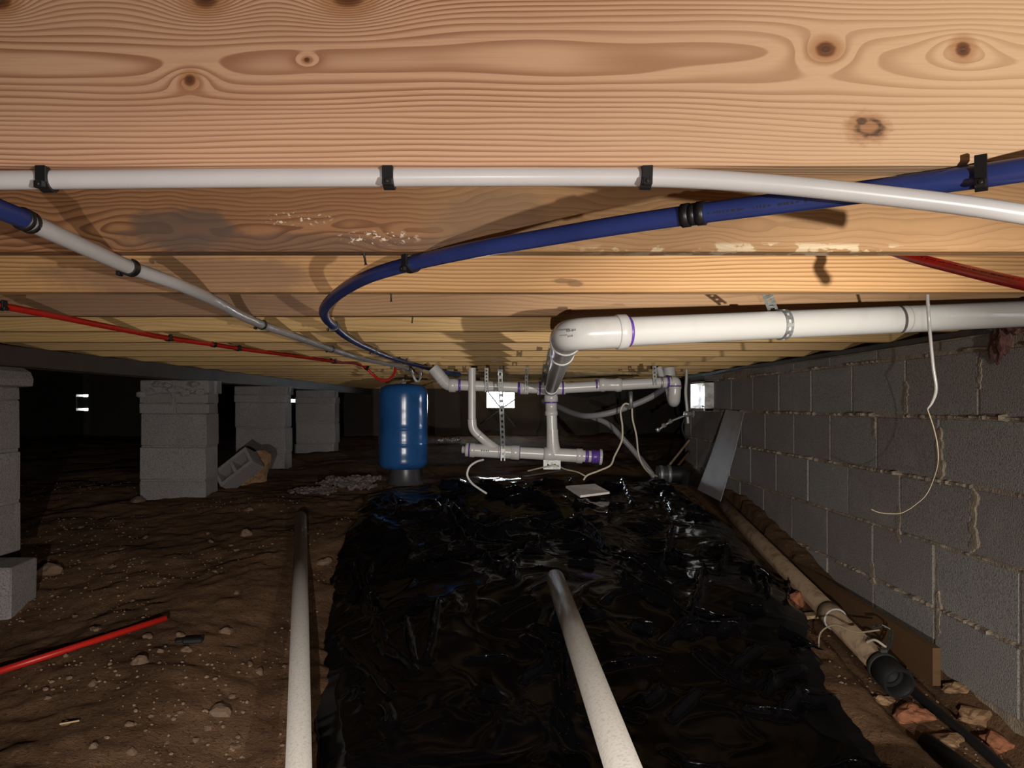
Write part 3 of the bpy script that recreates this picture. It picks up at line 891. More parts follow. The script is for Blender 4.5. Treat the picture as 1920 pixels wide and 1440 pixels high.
hub(P(848, 722.5, D), cd, .035, RC + .008); primer(P(862, 722.5, D), cd, .012, RC + .003)
hub(P(829, 711, D), P(818, 697, D) - P(838, 722, D), .01, RC + .006)
# stack down to the lower branch
part('stack', MB().tube([P(1033, 735, D), P(1036, 842, D)], .0285, 24), M['pvc'], t)
zd = Vector((.02, 0, -1))
part('adapter', MB().lathe(P(1033, 737, D), zd, [(0, .03), (.014, .035), (.018, .037), (.045, .037), (.048, .031), (.095, .031), (.097, .034), (.118, .034), (.12, .031)], 28), M['pvc_fitting'], t)
hub(P(1033, 754, D), zd, .012, .0345, 'primer', 'primer_ring')
part('sweep', MB().tube([P(1035.5, 805, D), P(1036, 825, D), P(1037, 838, D), P(1039, 850, D)], [.031, .032, .036, .04], 24), M['pvc_fitting'], t)
# lower branch
L0 = P(868, 843, D); L1 = P(1128, 857, D)
ld = (L1 - L0).normalized(); LL = (L1 - L0).length
def LP(px): return L0 + ld * (LL * (px - 868) / 260.0)
RL2 = .0315
part('lower_pipe', MB().tube([LP(885), LP(1124)], RL2, 26), M['pvc'], t)
part('cleanout_plug', MB().lathe(LP(866), ld, [(0, .018), (.002, .02), (.018, .02), (.019, .036), (.034, .036), (.036, .03)], 26), M['pvc_fitting'], t)
hub(LP(885), ld, .03, .0385); primer(LP(880.5), ld, .008, .037); 
wy = part('wye', MB().tube([LP(889), LP(962)], RL2 + .004, 26), M['pvc_fitting'], t)
hub(LP(935), ld, .006, .037, 'groove', 'joint_ring'); hub(LP(966), ld, .045, .0385); primer(LP(939), ld, .008, .036)
primer(LP(973), ld, .012, .0345)
mk = MB()
for k in range(5): mk.cbox(LP(903 + k * 3.2) + Vector((0, -.0362, .003)), (.005, .0008, .008))
part('print_marks', mk, M['print'], wy)
part('tee', MB().tube([LP(1022), LP(1082)], RL2 + .004, 26), M['pvc_fitting'], t)
hub(LP(1030), ld, .05, .038); hub(LP(1086), ld, .034, .0395); hub(LP(1020), ld, .006, .037, 'groove', 'joint_ring')
primer(LP(1100), ld, .02, RL2 - .001); primer(LP(1116), ld, .045, RL2 + .001)
hub(LP(1126), ld, .014, .042)
# riser into the wye
R0 = P(885, 690, D - .02); rj = P(885, 790, D - .02)
part('riser', MB().tube([R0, rj], .0205, 22), M['pvc'], t)
ef = fillet([P(885, 786, D - .02), P(886, 805, D - .02), P(904, 822, D - .02), P(928, 841, D)], .05, 8)
part('bend', MB().tube(ef, [.0235] * (len(ef) - 1) + [.027], 22), M['pvc_fitting'], t)
primer(P(885, 788, D - .02), (0, 0, 1), .014, .0205)
hub(P(899, 817, D - .02), P(904, 822, D) - P(886, 805, D), .006, .0245, 'groove', 'joint_ring')

# perforated hanger straps
def strap(name, path, wd, w, label, mat='galv', group=None, extra=None, pitch=.018):
    path = [Vector(p) for p in path]
    th = thing(name, label, 'strap', path[0], group)
    strip(th, path, wd, w, mat, pitch)
    return th
def strip(th, path, wd, w, mat='galv', pitch=.018, closed=False, tk=.0012):
    wd = Vector(wd).normalized(); b = MB()
    L = [0]
    for i in range(1, len(path)): L.append(L[-1] + (path[i] - path[i - 1]).length)
    n = max(2, int(L[-1] / pitch))
    def pos(s):
        s = min(max(s, 0), L[-1])
        for i in range(1, len(path)):
            if s <= L[i] + 1e-9:
                u = (s - L[i - 1]) / max(L[i] - L[i - 1], 1e-9); return path[i - 1].lerp(path[i], u), (path[i] - path[i - 1]).normalized()
        return path[-1], (path[-1] - path[-2]).normalized()
    def seg(s0, s1, a, c):
        p, T = pos(s0); q, _ = pos(s1); W = (wd - T * wd.dot(T)).normalized(); N = T.cross(W) * tk
        b.hexa([p + W * a - N, q + W * a - N, q + W * c - N, p + W * c - N, p + W * a + N, q + W * a + N, q + W * c + N, p + W * c + N])
    st = L[-1] / n
    for i in range(n):
        for h_ in (0, .5):
            seg(st * (i + h_), st * (i + h_ + .5), -w / 2, -w * .22); seg(st * (i + h_), st * (i + h_ + .5), w * .22, w / 2)
        seg(st * i, st * (i + .5), -w * .22, w * .22)
    return part('perforated_band', b, M[mat], th)
g_ = 'perforated steel hanger straps'
sp_ = at([e + (a - e) * (k / 200) for k in range(201)], 1468)[0]
st = strap('hanger_strap', [P(1437, 540, 1.575), P(1440, 556, 1.59), P(1449, 580, sp_.y - .012)], (1, 0, 0), .021, 'steel strap looped round the thick white drain pipe', group=g_)
pl = []
uu = Vector((0, 0, 1)); ss = du.cross(uu).normalized(); uu = ss.cross(du)
for k in range(29):
    an = 2 * math.pi * k / 28
    pl.append(sp_ - du * .014 * math.cos(an * .5 + 0) * 0 + (ss * math.sin(an) + uu * math.cos(an)) * (RP + .0018))
strip(st, pl, du, .017, pitch=.0165)
strap('hanger_strap', [P(938, 693, 3.86), P(938, 703, 3.86), P(941, 780, 3.92), P(943, 838, D - .042), P(943, 864, D - .044)], (1, 0, 0), .024, 'long steel strap hanging down in front of the bright vent to the lower drain pipe', group=g_, pitch=.03)
strap('hanger_strap', [P(912, 690, 3.98), P(912.5, 735, D - .036)], (1, 0, 0), .019, 'short steel strap just above the corner of the bright vent', group=g_)
strap('hanger_strap', [P(988, 690, 3.98), P(986, 738, D - .036)], (1, 0, 0), .017, 'short steel strap between the bright vent and the drain tee', group=g_)
strap('hanger_strap', [P(1227, 686, 3.98), P(1228, 722, D - .036)], (1, 0, 0), .02, 'short steel strap near the hanging white trap', group=g_)
strap('hanger_strap', [P(1034, 654, 2.95), P(1028, 684, 2.98)], (1, 0, 0), .022, 'dark strap beside the receding drain pipe, the upper of two', 'dark_strap', g_, pitch=.03)
strap('hanger_strap', [P(1024, 684, 3.5), P(1018, 722, 3.55)], (1, 0, 0), .024, 'dark strap beside the receding drain pipe, the lower of two', 'dark_strap', g_, pitch=.03)
bt = thing('pipe_bracket', 'small drilled steel bracket under the lower drain pipe', 'bracket', P(1036, 880, D))
bq = MB()
for (x0, x1, y0, y1) in [(1019, 1026, 862, 880), (1029, 1039, 862, 880), (1042, 1051, 862, 880), (1026, 1029, 862, 870), (1026, 1029, 873, 880), (1039, 1042, 862, 870), (1039, 1042, 873, 880)]:
    q0 = P(x0, y1, D - .02); q1 = P(x1, y0, D - .02); bq.cbox((q0 + q1) / 2, (q1.x - q0.x, .004, q1.z - q0.z))
part('plate', bq, M['galv'], bt)

# ------------------------------------------------------------------ pressure tank
tx, ty = (756 - CX) * 5.05 / F, 5.05
t = thing('pressure_tank', 'blue steel pressure tank standing behind the black sheet', 'tank', (tx, ty, gz(tx, ty)))
zb, zt_ = -.422, .143
prof = [(zb, .09), (zb + .004, .125), (zb + .016, .148), (zb + .035, .159), (zb + .05, .161)]
for z0 in (-.255, -.152): prof += [(z0 - .006, .161), (z0 - .002, .1625), (z0 + .002, .1625), (z0 + .006, .161)]
prof += [(zt_ - .07, .161), (zt_ - .045, .157), (zt_ - .022, .143), (zt_ - .006, .11), (zt_, .04)]
prof2 = []
for (h0, r0), (h1, r1) in zip(prof[:-1], prof[1:]):
    for k in range(8 if h1 - h0 > .03 else 1):
        u = k / (8 if h1 - h0 > .03 else 1); prof2.append((h0 + (h1 - h0) * u, r0 + (r1 - r0) * u + (.0009 * math.sin((h0 + (h1 - h0) * u) * 75) if h1 - h0 > .03 and k else 0)))
prof2.append(prof[-1])
part('shell', MB().lathe((tx, ty, 0), (0, 0, 1), prof2, 48), M['tank'], t)
part('base', MB().lathe((tx + .015, ty, gz(tx, ty) - .005), (0, 0, 1), [(0, .118), (.012, .112), (.03, .104), (zb - gz(tx, ty), .098), (zb - gz(tx, ty) + .012, .098)], 36), M['tank_base'], t)
part('valve_nipple', MB().lathe((tx, ty, zt_ - .002), (0, 0, 1), [(0, .018), (.012, .018), (.014, .010), (.03, .010)], 14), M['brass'], t)

# ------------------------------------------------------------------ black sheet over the ground
nv, nu = 800, 420
vv_ = np.linspace(1.0, 5.35, nv)[:, None] * np.ones((1, nu))
uu_ = np.linspace(0, 1, nu)[None, :] * np.ones((nv, 1))
le = np.interp(vv_, LE_y, LE_x) + (fbm(vv_ * 3.1, vv_ * 0, 21, 4) - .47) * .09
re_ = np.interp(vv_, RE_y, RE_x) + (fbm(vv_ * 3.7, vv_ * 0 + 5, 22, 4) - .47) * .10
X = le + (re_ - le) * uu_
Y = vv_ + (fbm(X * 4, X * 0 + 2, 23, 3) - .47) * .12 * sm(vv_, 4.6, 5.35)
def ridged(x, y, seed, k):
    n = vnoise(x, y, seed) * .65 + vnoise(x * 2.1, y * 2.1, seed + 5) * .35
    return np.clip(1 - np.abs(2 * n - 1) * 1.0, 0, 1) ** k
wx = (fbm(X * 3, Y * 3, 31, 3) - .47) * .5; wy_ = (fbm(X * 3, Y * 3, 37, 3) - .47) * .5
Z = ground(X, Y, False)
sheet = .004 + .030 * fbm(X * 2.3 + 7, Y * 2.3, 77, 2)
msk = sm(fbm(X * 1.7 + 3, Y * 1.7, 71, 2), .30, .49)
act = (.22 + .78 * sm(Y, 2.5, 3.2)) * (.25 + .75 * msk)                     # flatter near the camera, bunched up further back
sheet = sheet + act * (.034 * ridged((X + wx) * 4.6, (Y + wy_) * 3.0, 41, 5) + .018 * ridged((X + Y * .6 + wx * 1.5) * 6.0, (Y - X * .4 + wy_) * 4.5, 43, 8) + .006 * ridged((X - Y * .5 + wx) * 12, (Y + X * .5 + wy_ * 1.4) * 9, 47, 7) * sm(Y, 2.8, 3.6))
CREASES = []
def crease(pts, amp, wid, side=1.0):
    global sheet
    CREASES.append(pts)
    q = pts if isinstance(pts[0], Vector) else [G(px, py) for px, py in pts]
    best = np.full(X.shape, 9.0); sgn = np.zeros(X.shape)
    for a_, b_ in zip(q[:-1], q[1:]):
        dx, dy = b_.x - a_.x, b_.y - a_.y; L2 = dx * dx + dy * dy + 1e-9
        tt = np.clip(((X - a_.x) * dx + (Y - a_.y) * dy) / L2, 0, 1)
        ddx = X - (a_.x + dx * tt); ddy = Y - (a_.y + dy * tt)
        dd = np.sqrt(ddx ** 2 + ddy ** 2)
        best = np.minimum(best, dd)
    near = best < wid * 6
    if not near.any(): return
    wob = .55 + .9 * vnoise(X[near] * 15, Y[near] * 15, 5)
    sheet[near] += amp * wob * np.exp(-(np.sqrt(best[near] ** 2 + .003 ** 2) - .003) / (wid * .42))
for pts, amp, wid in [
    ([(660, 1085), (672, 1135), (700, 1200), (730, 1265), (775, 1310)], .030, .018), ([(675, 1100), (690, 1165), (715, 1225)], .018, .012),
    ([(835, 990), (880, 1035), (935, 1045), (1000, 1025), (1050, 1012)], .045, .035), ([(815, 985), (860, 1040), (890, 1075)], .03, .02),
    ([(830, 935), (880, 950), (960, 965), (1040, 985)], .045, .03), ([(900, 935), (960, 950), (1020, 975)], .03, .02),
    ([(640, 1225), (690, 1290), (730, 1350)], .025, .016), ([(820, 1170), (810, 1240), (800, 1280)], .025, .018),
    ([(1000, 1030), (1100, 1060), (1200, 1110), (1260, 1160)], .04, .03), ([(1075, 1010), (1150, 1075), (1240, 1110)], .04, .022), ([(1240, 1110), (1260, 1030)], .03, .02),
    ([(1320, 1110), (1310, 1160), (1295, 1220)], .03, .018), ([(1080, 985), (1130, 955)], .05, .02), ([(1165, 930), (1185, 985)], .03, .02), ([(1240, 960), (1260, 1000)], .03, .016),
    ([(1410, 1085), (1420, 1150)], .03, .014), ([(1435, 1110), (1440, 1160)], .025, .012), ([(1370, 1060), (1350, 1110)], .025, .014), ([(1480, 1110), (1475, 1150)], .03, .014),
    ([(735, 960), (745, 990)], .03, .012), ([(725, 975), (745, 1005)], .03, .012), ([(910, 1095), (945, 1120)], .03, .014), ([(970, 1090), (960, 1130)], .02, .02), ([(1170, 1130), (1260, 1180), (1300, 1230)], .03, .018),
    ([(1060, 1240), (1065, 1340)], .02, .014), ([(880, 1285), (945, 1287)], .014, .012), ([(760, 1200), (775, 1290)], .018, .014)]:
    crease(pts, amp, wid)
cr = random.Random(77)
for k in range(95):
    y_ = cr.uniform(2.0, 5.0) if k > 18 else cr.uniform(1.7, 2.7)
    x_ = cr.uniform(np.interp(y_, LE_y, LE_x) + .1, np.interp(y_, RE_y, RE_x) - .05) if k % 2 else cr.uniform(.15, np.interp(y_, RE_y, RE_x) - .03)
    an = cr.uniform(-.9, .9) + (math.pi / 2 if cr.random() < .35 else 0); L = cr.uniform(.05, .2)
    p0_ = Vector((x_, y_, 0)); p2_ = p0_ + Vector((math.cos(an), math.sin(an), 0)) * L; p1_ = (p0_ + p2_) / 2 + Vector((cr.uniform(-.02, .02), cr.uniform(-.02, .02), 0))
    crease([p0_, p1_, p2_], cr.uniform(.012, .028), cr.uniform(.010, .020))
edge = np.minimum(np.minimum(uu_, 1 - uu_) * 22, (5.35 - vv_) * 12)
sheet = .006 + (sheet - .006) * np.clip(edge, .05, 1)
ZZ = Z + sheet
ZZ = press(X, Y, ZZ, CP0, CP1, .034)
ZZ = press(X, Y, ZZ, LP0, LP1, .032)
ZCARD = -.492
qs = [P(px, py, -zk * F / (py - CY)) for (px, py, zk) in [(1061, 911, -.478), (1088, 929, -.505), (1143, 922, -.49), (1115, 907, -.463)]]
cxm = sum(q.x for q in qs) / 4; cym = sum(q.y for q in qs) / 4
inside = sm(-np.maximum(np.abs(X - cxm) / .20, np.abs(Y - cym) / .26), -1.15, -.95)
ZZ = ZZ + (np.minimum(ZZ, ZCARD - .030) - ZZ) * inside
b = MB().grid(X, Y, ZZ)
sheet_o = solo('plastic_sheet', b, M['sheet'], 'crumpled glossy black plastic sheet spread over the ground', 'plastic sheet')
def shz(x, y):
    j = int(np.argmin(np.abs(vv_[:, 0] - y))); i = int(np.argmin(np.abs(X[j] - x))); return float(ZZ[max(0, j - 2):j + 3, max(0, i - 2):i + 3].max())
fr_ = random.Random(31)
for pts in CREASES:
    q = pts if isinstance(pts[0], Vector) else [G(px, py) for px, py in pts]
    L = sum((q[i + 1] - q[i]).length for i in range(len(q) - 1))
    n_ = max(4, int(L / .016)); pp = []
    for k in range(n_ + 1):
        u = k / n_ * (len(q) - 1); i_ = min(int(u), len(q) - 2); c_ = q[i_].lerp(q[i_ + 1], u - i_)
        x_ = c_.x + fr_.uniform(-.003, .003); y_ = c_.y + fr_.uniform(-.003, .003)
        pp.append(Vector((x_, y_, shz(x_, y_))))
    zs_ = [p.z for p in pp]
    for k, p in enumerate(pp): w_ = zs_[max(0, k - 2):k + 3]; p.z = sum(w_) / len(w_) - .002
    pp = catmull(pp, 3); m_ = len(pp); ph_ = fr_.uniform(0, 6); r0_ = fr_.uniform(.0030, .0075)
    rad = [max(.0006, r0_ * (1 + .35 * math.sin(k * .35 + ph_)) * min(1, 3.5 * k / m_, 3.5 * (m_ - 1 - k) / m_)) for k in range(m_)]
    part('fold', MB().tube(pp, rad, 9), M['sheet'], sheet_o)
def top(x, y):
    if np.interp(y, LE_y, LE_x) < x < np.interp(y, RE_y, RE_x) and y < 5.3: return shz(x, y)
    return gz(x, y)

# ------------------------------------------------------------------ loose pipes on the ground
def ext(a, b, t): return a + (b - a) * t
mb = MB().pipe([LP0, ext(LP0, LP1, .5), ext(LP0, LP1, 1.30)], .0295, .0255, 26)
solo('loose_pipe', mb, M['pvc_dirty'], 'long grey plastic pipe on the bare earth beside the black sheet edge', 'pipe', 'loose grey pipes')
mb = MB().pipe([CP0, ext(CP0, CP1, .5), ext(CP0, CP1, 1.42)], .0315, .0272, 26)
solo('loose_pipe', mb, M['pvc_dirty'], 'long grey plastic pipe lying on the black sheet, pointing at the camera', 'pipe', 'loose grey pipes')
ra, rb_ = G(312, 1176), G(-160, 1330)
pa = [ra + (rb_ - ra) * (k / 8) for k in range(9)]
zmax = max(gz(p.x, p.y) - (pa[0].z + (pa[-1].z - pa[0].z) * k / 8) for k, p in enumerate(pa))
mb = MB().pipe([p + Vector((0, 0, .010 + max(0, zmax) * .8)) for p in [ra, rb_]], .0105, .008, 16)
solo('pipe_offcut', mb, M['pex_red'], 'red pipe offcut lying on the bare earth', 'pipe')

# mud-stained pipe along the right wall
w0 = P(1287, 878, 5.35); w1 = P(1672, 1268, 2.275)
wd_ = (w1 - w0).normalized()
t = thing('wall_pipe', 'long mud-stained pipe along the foot of the block wall, ending in a rubber coupling', 'pipe', w1)
part('tube', MB().pipe([w0, w1 - wd_ * .02], .0355, .031, 26), M['pvc_brown'], t)
pth = [w0 + (w1 - w0) * k / 300 for k in range(301)]
cpn, _, _ = at(pth, 1563)
hub(cpn - wd_ * .02, wd_, .07, .0405, 'pvc_brown', 'coupling', t); hub(cpn + wd_ * .017, wd_, .004, .0408, 'pvc_fitting', 'coupling_rim', t)
part('rubber_coupling', MB().pipe([w1 - wd_ * .07, w1 + wd_ * .05], .0445, .038, 26), M['rubber'], t)
part('bore_shade', MB().pipe([w1 - wd_ * .5, w1 - wd_ * .019], .0312, .0285, 22).pipe([w1 - wd_ * .018, w1 - wd_ * .008], .0379, .0285, 22), M['rubber'], t)  # black liner added so that the open bore looks shaded
hub(w1 - wd_ * .055, wd_, .02, .047, 'dark_strap', 'hose_clamp', t); 
part('hose_clamp_screw', MB().cbox(w1 - wd_ * .055 + Vector((.0, 0, .052)), (.022, .014, .012), .002), M['dark_strap'], t)
st = thing('hanger_strap', 'loose bent steel strap on the mud-stained pipe by the form board', 'strap', w1 - wd_ * .09, g_)
q0 = w1 - wd_ * .08
strip(st, [q0 + Vector((.02, 0, .043)), q0 + Vector((.03, -.005, .075)), q0 + Vector((.035, .0, .105)), q0 + Vector((.012, .01, .118)), q0 + Vector((-.012, .02, .108))], (.3, -1, 0), .016, 'dark_strap', .016)
wr = catmull([q0 + Vector((.0, .0, .105)), q0 + Vector((-.06, .03, .09)), q0 + Vector((-.11, .07, .10)), q0 + Vector((-.145, .09, .07)), q0 + Vector((-.155, .08, .0)), q0 + Vector((-.16, .07, -.035))], 8)
solo('loose_wire', MB().tube(wr, .003, 8), M['wire'], 'thin loose wire draped over the mud-stained pipe', 'wire')
wr = catmull([q0 + Vector((-.01, .06, .05)), q0 + Vector((.0, .03, .065)), q0 + Vector((.02, .0, .052))], 8)
solo('loose_wire', MB().tube(wr, .004, 8), M['cable'], 'short stiff wire end lying on top of the mud-stained pipe', 'wire')
# rubber elbow and clamps at its far end
t = thing('rubber_elbow', 'black rubber elbow with steel clamps at the far end of the mud-stained pipe', 'pipe fitting', P(1262, 900, 5.15))
ee = fillet([P(1256, 889, 5.15), P(1290, 889, 5.12), P(1294, 945, 5.0)], .11, 10)
part('elbow', MB().tube(ee, .055, 22), M['rubber'], t)
part('sleeve', MB().tube([P(1232, 889, 5.15), P(1262, 889, 5.15)], .056, 22), M['tank_base'], t)
for px in (1239, 1254): hub(P(px, 889, 5.15), cd, .022, .061, 'galv', 'hose_clamp', t)

# ------------------------------------------------------------------ odds and ends by the wall
t = MB()
y0, y1 = 2.27, 3.75
z0, z1 = -.835, -.722; zz0, zz1 = -.80, -.69
t.hexa([(1.268, y0, z0), (1.292, y0, z0), (1.302, y1, zz0), (1.278, y1, zz0), (1.268, y0, z1), (1.292, y0, z1), (1.302, y1, zz1), (1.278, y1, zz1)])
solo('form_board', t, M['form_board'], 'damp brown board standing on edge along the block wall', 'board')
hp = catmull([(1.235, 1.35, gz(1.235, 1.35) + .012), (1.225, 1.7, gz(1.225, 1.7) + .012), (1.215, 2.0, gz(1.215, 2.0) + .014), (1.20, 2.3, gz(1.2, 2.3) + .012), (1.215, 2.6, gz(1.215, 2.6) + .012)], 8)
solo('drain_hose', MB().tube(hp, .013, 14), M['rubber'], 'black hose lying along the foot of the block wall', 'hose')
q = G(1735, 1408); q2 = Vector((q.x + .055, q.y - .33, gz(q.x + .055, q.y - .33)))
solo('black_pipe_stub', MB().pipe([q + Vector((0, 0, .024)), q2 + Vector((0, 0, .03))], .024, .019, 20), M['rubber'], 'black pipe stub poking in at the bottom edge beside broken brick', 'pipe')
for (px, py, s, mat, nm, lab) in [(1712, 1345, (.046, .036, .028), 'brick', 'brick_chunk', 'orange broken brick chunk in front of the rubber coupling'),
                                  (1652, 1312, (.040, .022, .014), 'tan_rubble', 'rubble_chunk', 'flat tan rubble chunk at the black sheet edge'),
                                  (1492, 1130, (.035, .03, .035), 'brick', 'brick_chunk', 'small orange brick piece between black sheet and mud-stained pipe'),
                                  (1832, 1345, (.05, .04, .02), 'tan_rubble', 'rubble_chunk', 'tan rubble chunk beside the black hose'),
                                  (1770, 1392, (.045, .035, .018), 'tan_rubble', 'rubble_chunk', 'crumbled tan rubble above the black pipe stub'),
                                  (1870, 1400, (.04, .04, .025), 'brick', 'brick_chunk', 'reddish brick piece at the bottom corner by the wall'),
                                  (1800, 1290, (.05, .03, .016), 'tan_rubble', 'rubble_chunk', 'tan rubble piece between the form board end and the hose')]:
    p = G(px, py + 6); solo(nm, MB().blob(p + Vector((0, 0, s[2] * .5)), s, seed=px, rough=.45, sub=3), M[mat], lab, 'rubble', 'rubble by the wall')
p = G(1525, 1160); b = MB().cbox(p + Vector((0, 0, .012)), (.11, .05, .012), .002, Matrix.Rotation(.25, 3, 'Z'))
solo('wood_scrap', b, M['leaf'], 'pale splintered wood scrap beside the mud-stained pipe', 'wood scrap')
# leaning metal sheet
A_, B_, C_, D_ = P(1361, 768, 4.56), P(1395, 773, 4.30), P(1351, 940, 4.24), P(1308, 918, 4.62)
nrm = (B_ - A_).cross(D_ - A_).normalized() * .003
mb = MB(); n = 14
rows = []
for side in (1, -1):
    g0 = []
    for i in range(n + 1):
        tt = i / n; bow = nrm * (2.2 * math.sin(tt * math.pi))
        g0.append([A_.lerp(D_, tt).lerp(B_.lerp(C_, tt), s_ / 4) + bow + nrm * (side * .5) for s_ in range(5)])
    arr = np.array([[tuple(p) for p in r] for r in g0]); mb.grid(arr[..., 0], arr[..., 1], arr[..., 2], False)
m_ = (n + 1) * 5
bd = [i for i in range(5)] + [i * 5 + 4 for i in range(1, n + 1)] + [n * 5 + i for i in range(3, -1, -1)] + [i * 5 for i in range(n - 1, 0, -1)]
for i in range(len(bd)):
    a_, b_ = bd[i], bd[(i + 1) % len(bd)]; mb.f.append((a_, b_, m_ + b_, m_ + a_)); mb.smooth.append(False)
solo('metal_sheet', mb, M['flashing'], 'dull grey metal sheet leaning on the block wall under the vent', 'metal sheet')
# pink foam on top of the wall
d = 2.09
mb = MB().blob((WX - .012, 2.10, .175), (.016, .032, .052), seed=4, rough=.7, sub=3).blob((WX - .008, 2.04, .21), (.02, .05, .02), seed=9, rough=.7, sub=3)
solo('foam_lump', mb, M['pink'], 'pinkish foam hanging over the top of the block wall', 'foam')
# milky tube and thin wire in front of the drain pipe
tb_ = catmull([P(1738, 540, 1.575), P(1741, 590, 1.60), P(1745, 640, 1.60), P(1750, 690, 1.60), P(1755, 732, 1.60), P(1747, 756, 1.60), P(1739, 767, 1.60)], 8)
t = thing('hanging_tube', 'milky thin tube with a bare wire hanging in front of the thick drain pipe', 'tube', tb_[-1])
part('tube', MB().tube(tb_, [.0035 if i < 34 else .0035 - .0020 * (i - 34) / 15 for i in range(len(tb_))], 12), M['clear_tube'], t)
tw = catmull([P(1739, 767, 1.60), P(1750, 800, 1.60), P(1757, 830, 1.60), P(1759, 865, 1.60), P(1750, 900, 1.61), P(1735, 930, 1.62), P(1708, 953, 1.64)], 8)
part('bare_wire', MB().tube(tw, [.0014 if i < 24 else .0009 for i in range(len(tw))], 8), M['wire'], t)
part('wire_end', MB().tube(catmull([P(1684, 963, 1.64), P(1665, 963, 1.64), P(1645, 960, 1.63), P(1634, 955, 1.62)], 6) if False else catmull([tw[-1], P(1690, 962, 1.65), P(1665, 963, 1.64), P(1645, 960, 1.63), P(1634, 955, 1.62)], 6), .0009, 8), M['wire'], t)

# ------------------------------------------------------------------ things at the back
gt = catmull([P(1262, 715, 4.5), P(1225, 742, 4.5), P(1180, 762, 4.5), P(1140, 775, 4.5), P(1105, 780, 4.55), P(1075, 775, 4.7), P(1045, 762, 4.9), P(1020, 752, 5.1)], 8)
solo('flexible_tube', MB().tube(gt, .018, 16), M['grey_tube'], 'grey flexible tube sagging below the upper drain line', 'tube', origin=gt[0])
gt = catmull([P(1110, 782, 5.4), P(1140, 795, 5.35), P(1170, 825, 5.3), P(1200, 860, 5.3), P(1228, 896, 5.28)], 8)
gt[-1].z = gz(gt[-1].x, gt[-1].y) + .015
solo('slanting_pipe', MB().tube(gt, .019, 14), M['grey_tube'], 'dim grey pipe slanting down behind the cream cables', 'pipe', origin=gt[-1])
solo('conduit_stub', MB().pipe([P(1182.5, 734, 4.35), P(1183.5, 766, 4.35)], .011, .009, 16), M['galv'], 'short steel conduit stub above the two cream cables', 'conduit', origin=P(1183, 766, 4.35))
def gp(px, py, h=.006):
    p = G(px, py); return Vector((p.x, p.y, top(p.x, p.y) + h))
cb = catmull([P(1180, 758, 4.36), P(1172, 757, 4.36), P(1164, 768, 4.36), P(1167, 800, 4.36), P(1166, 825, 4.36), P(1152, 856, 4.38), P(1145, 872, 4.4), P(1122, 883, 4.4), P(1100, 892, 4.4), P(1094, 900, 4.4)], 8)
solo('cable', MB().tube(cb, .0055, 10), M['cable'], 'cream cable looping from the conduit stub down to the sheet beside the lower pipe end', 'cable', origin=cb[-1])
cb = catmull([P(1185, 762, 4.35), P(1186, 785, 4.36), P(1193, 815, 4.38), P(1197, 850, 4.42), P(1203, 868, 4.45), P(1215, 885, 4.55), P(1232, 893, 4.7)], 8)
solo('cable', MB().tube(cb, .0052, 10), M['cable'], 'cream cable hanging straighter, nearer the rubber elbow', 'cable', origin=cb[-1])
cb = catmull([P(1098, 893, 4.4), P(1085, 886, 4.35), P(1060, 880, 4.15), P(1040, 873, D - .05), P(1020, 876, D - .02), P(990, 883, 4.15)], 8)
solo('cable', MB().tube(cb, .0042, 10), M['cable'], 'cream cable threaded through the small bracket under the lower pipe', 'cable', origin=cb[0])
cb = catmull([P(906, 862, 4.12), P(893, 866, 4.08), P(880, 876, 4.05), P(876, 890, 4.05), P(884, 905, 4.08), P(898, 916, 4.12), P(912, 925, 4.15)], 8)
solo('cable', MB().tube(cb, .0058, 10), M['cable_white'], 'white cable curling from the lower drain pipe onto the sheet', 'cable', origin=cb[-1])
# white stand pipe with a valve
t = thing('standpipe', 'thin white standpipe with a small valve beside the side vent', 'pipe', P(1290, 800, 5.0))
part('tube', MB().tube(catmull([P(1287, 686, 5.0), P(1287, 710, 5.0), P(1285.5, 735, 5.0), P(1288, 765, 5.0), P(1290, 794, 5.0)], 8), .0095, 14), M['pvc'], t)
vb = part('valve', MB().lathe(P(1282, 776, 4.985), (1, 0, -.05), [(0, .014), (.006, .02), (.03, .02), (.036, .012), (.05, .012), (.052, .008), (.065, .008)], 16), M['brass'], t)
hb = MB(); c_ = P(1300, 776, 4.98)
for k in range(4):
    an = k * math.pi / 2 + .5; hb.blob(c_ + Vector((0, math.cos(an), math.sin(an))) * .017, (.008, .010, .010), seed=k, rough=.1)
hb.blob(c_, (.010, .010, .010), seed=9, rough=.1)
part('valve_handle', hb, M['galv'], vb)
ap = [P(1282, 780, 4.985), P(1262, 788, 4.98), P(1250, 795, 4.98), P(1233, 807, 4.98)]
part('branch', MB().tube(ap, .0075, 12), M['brass'], t)
for k, px in enumerate(((1257, 790), (1245, 798), (1234, 806))): part('branch_fitting', MB().blob(P(px[0], px[1], 4.98), (.017, .014, .016), seed=k, rough=.2), M['brass'], t)
part('drop_hose', MB().tube(catmull([P(1283, 785, 4.985), P(1279, 800, 4.985), P(1281, 812, 4.985), P(1286, 822, 5.0)], 6), .006, 10), M['rubber'], t)
for (pa_, pb_, lab) in [((1255, 872, 5.3), (1292, 826, 5.45), 'thin pale stick propped against the block wall corner behind the rubber elbow'), ((1272, 872, 5.3), (1292, 848, 5.45), 'short dark stick propped behind the rubber elbow')]:
    solo('propped_stick', MB().tube([P(*pa_), P(*pb_)], .008, 8), M['pvc_brown'] if pa_[0] == 1255 else M['form_board'], lab, 'stick')
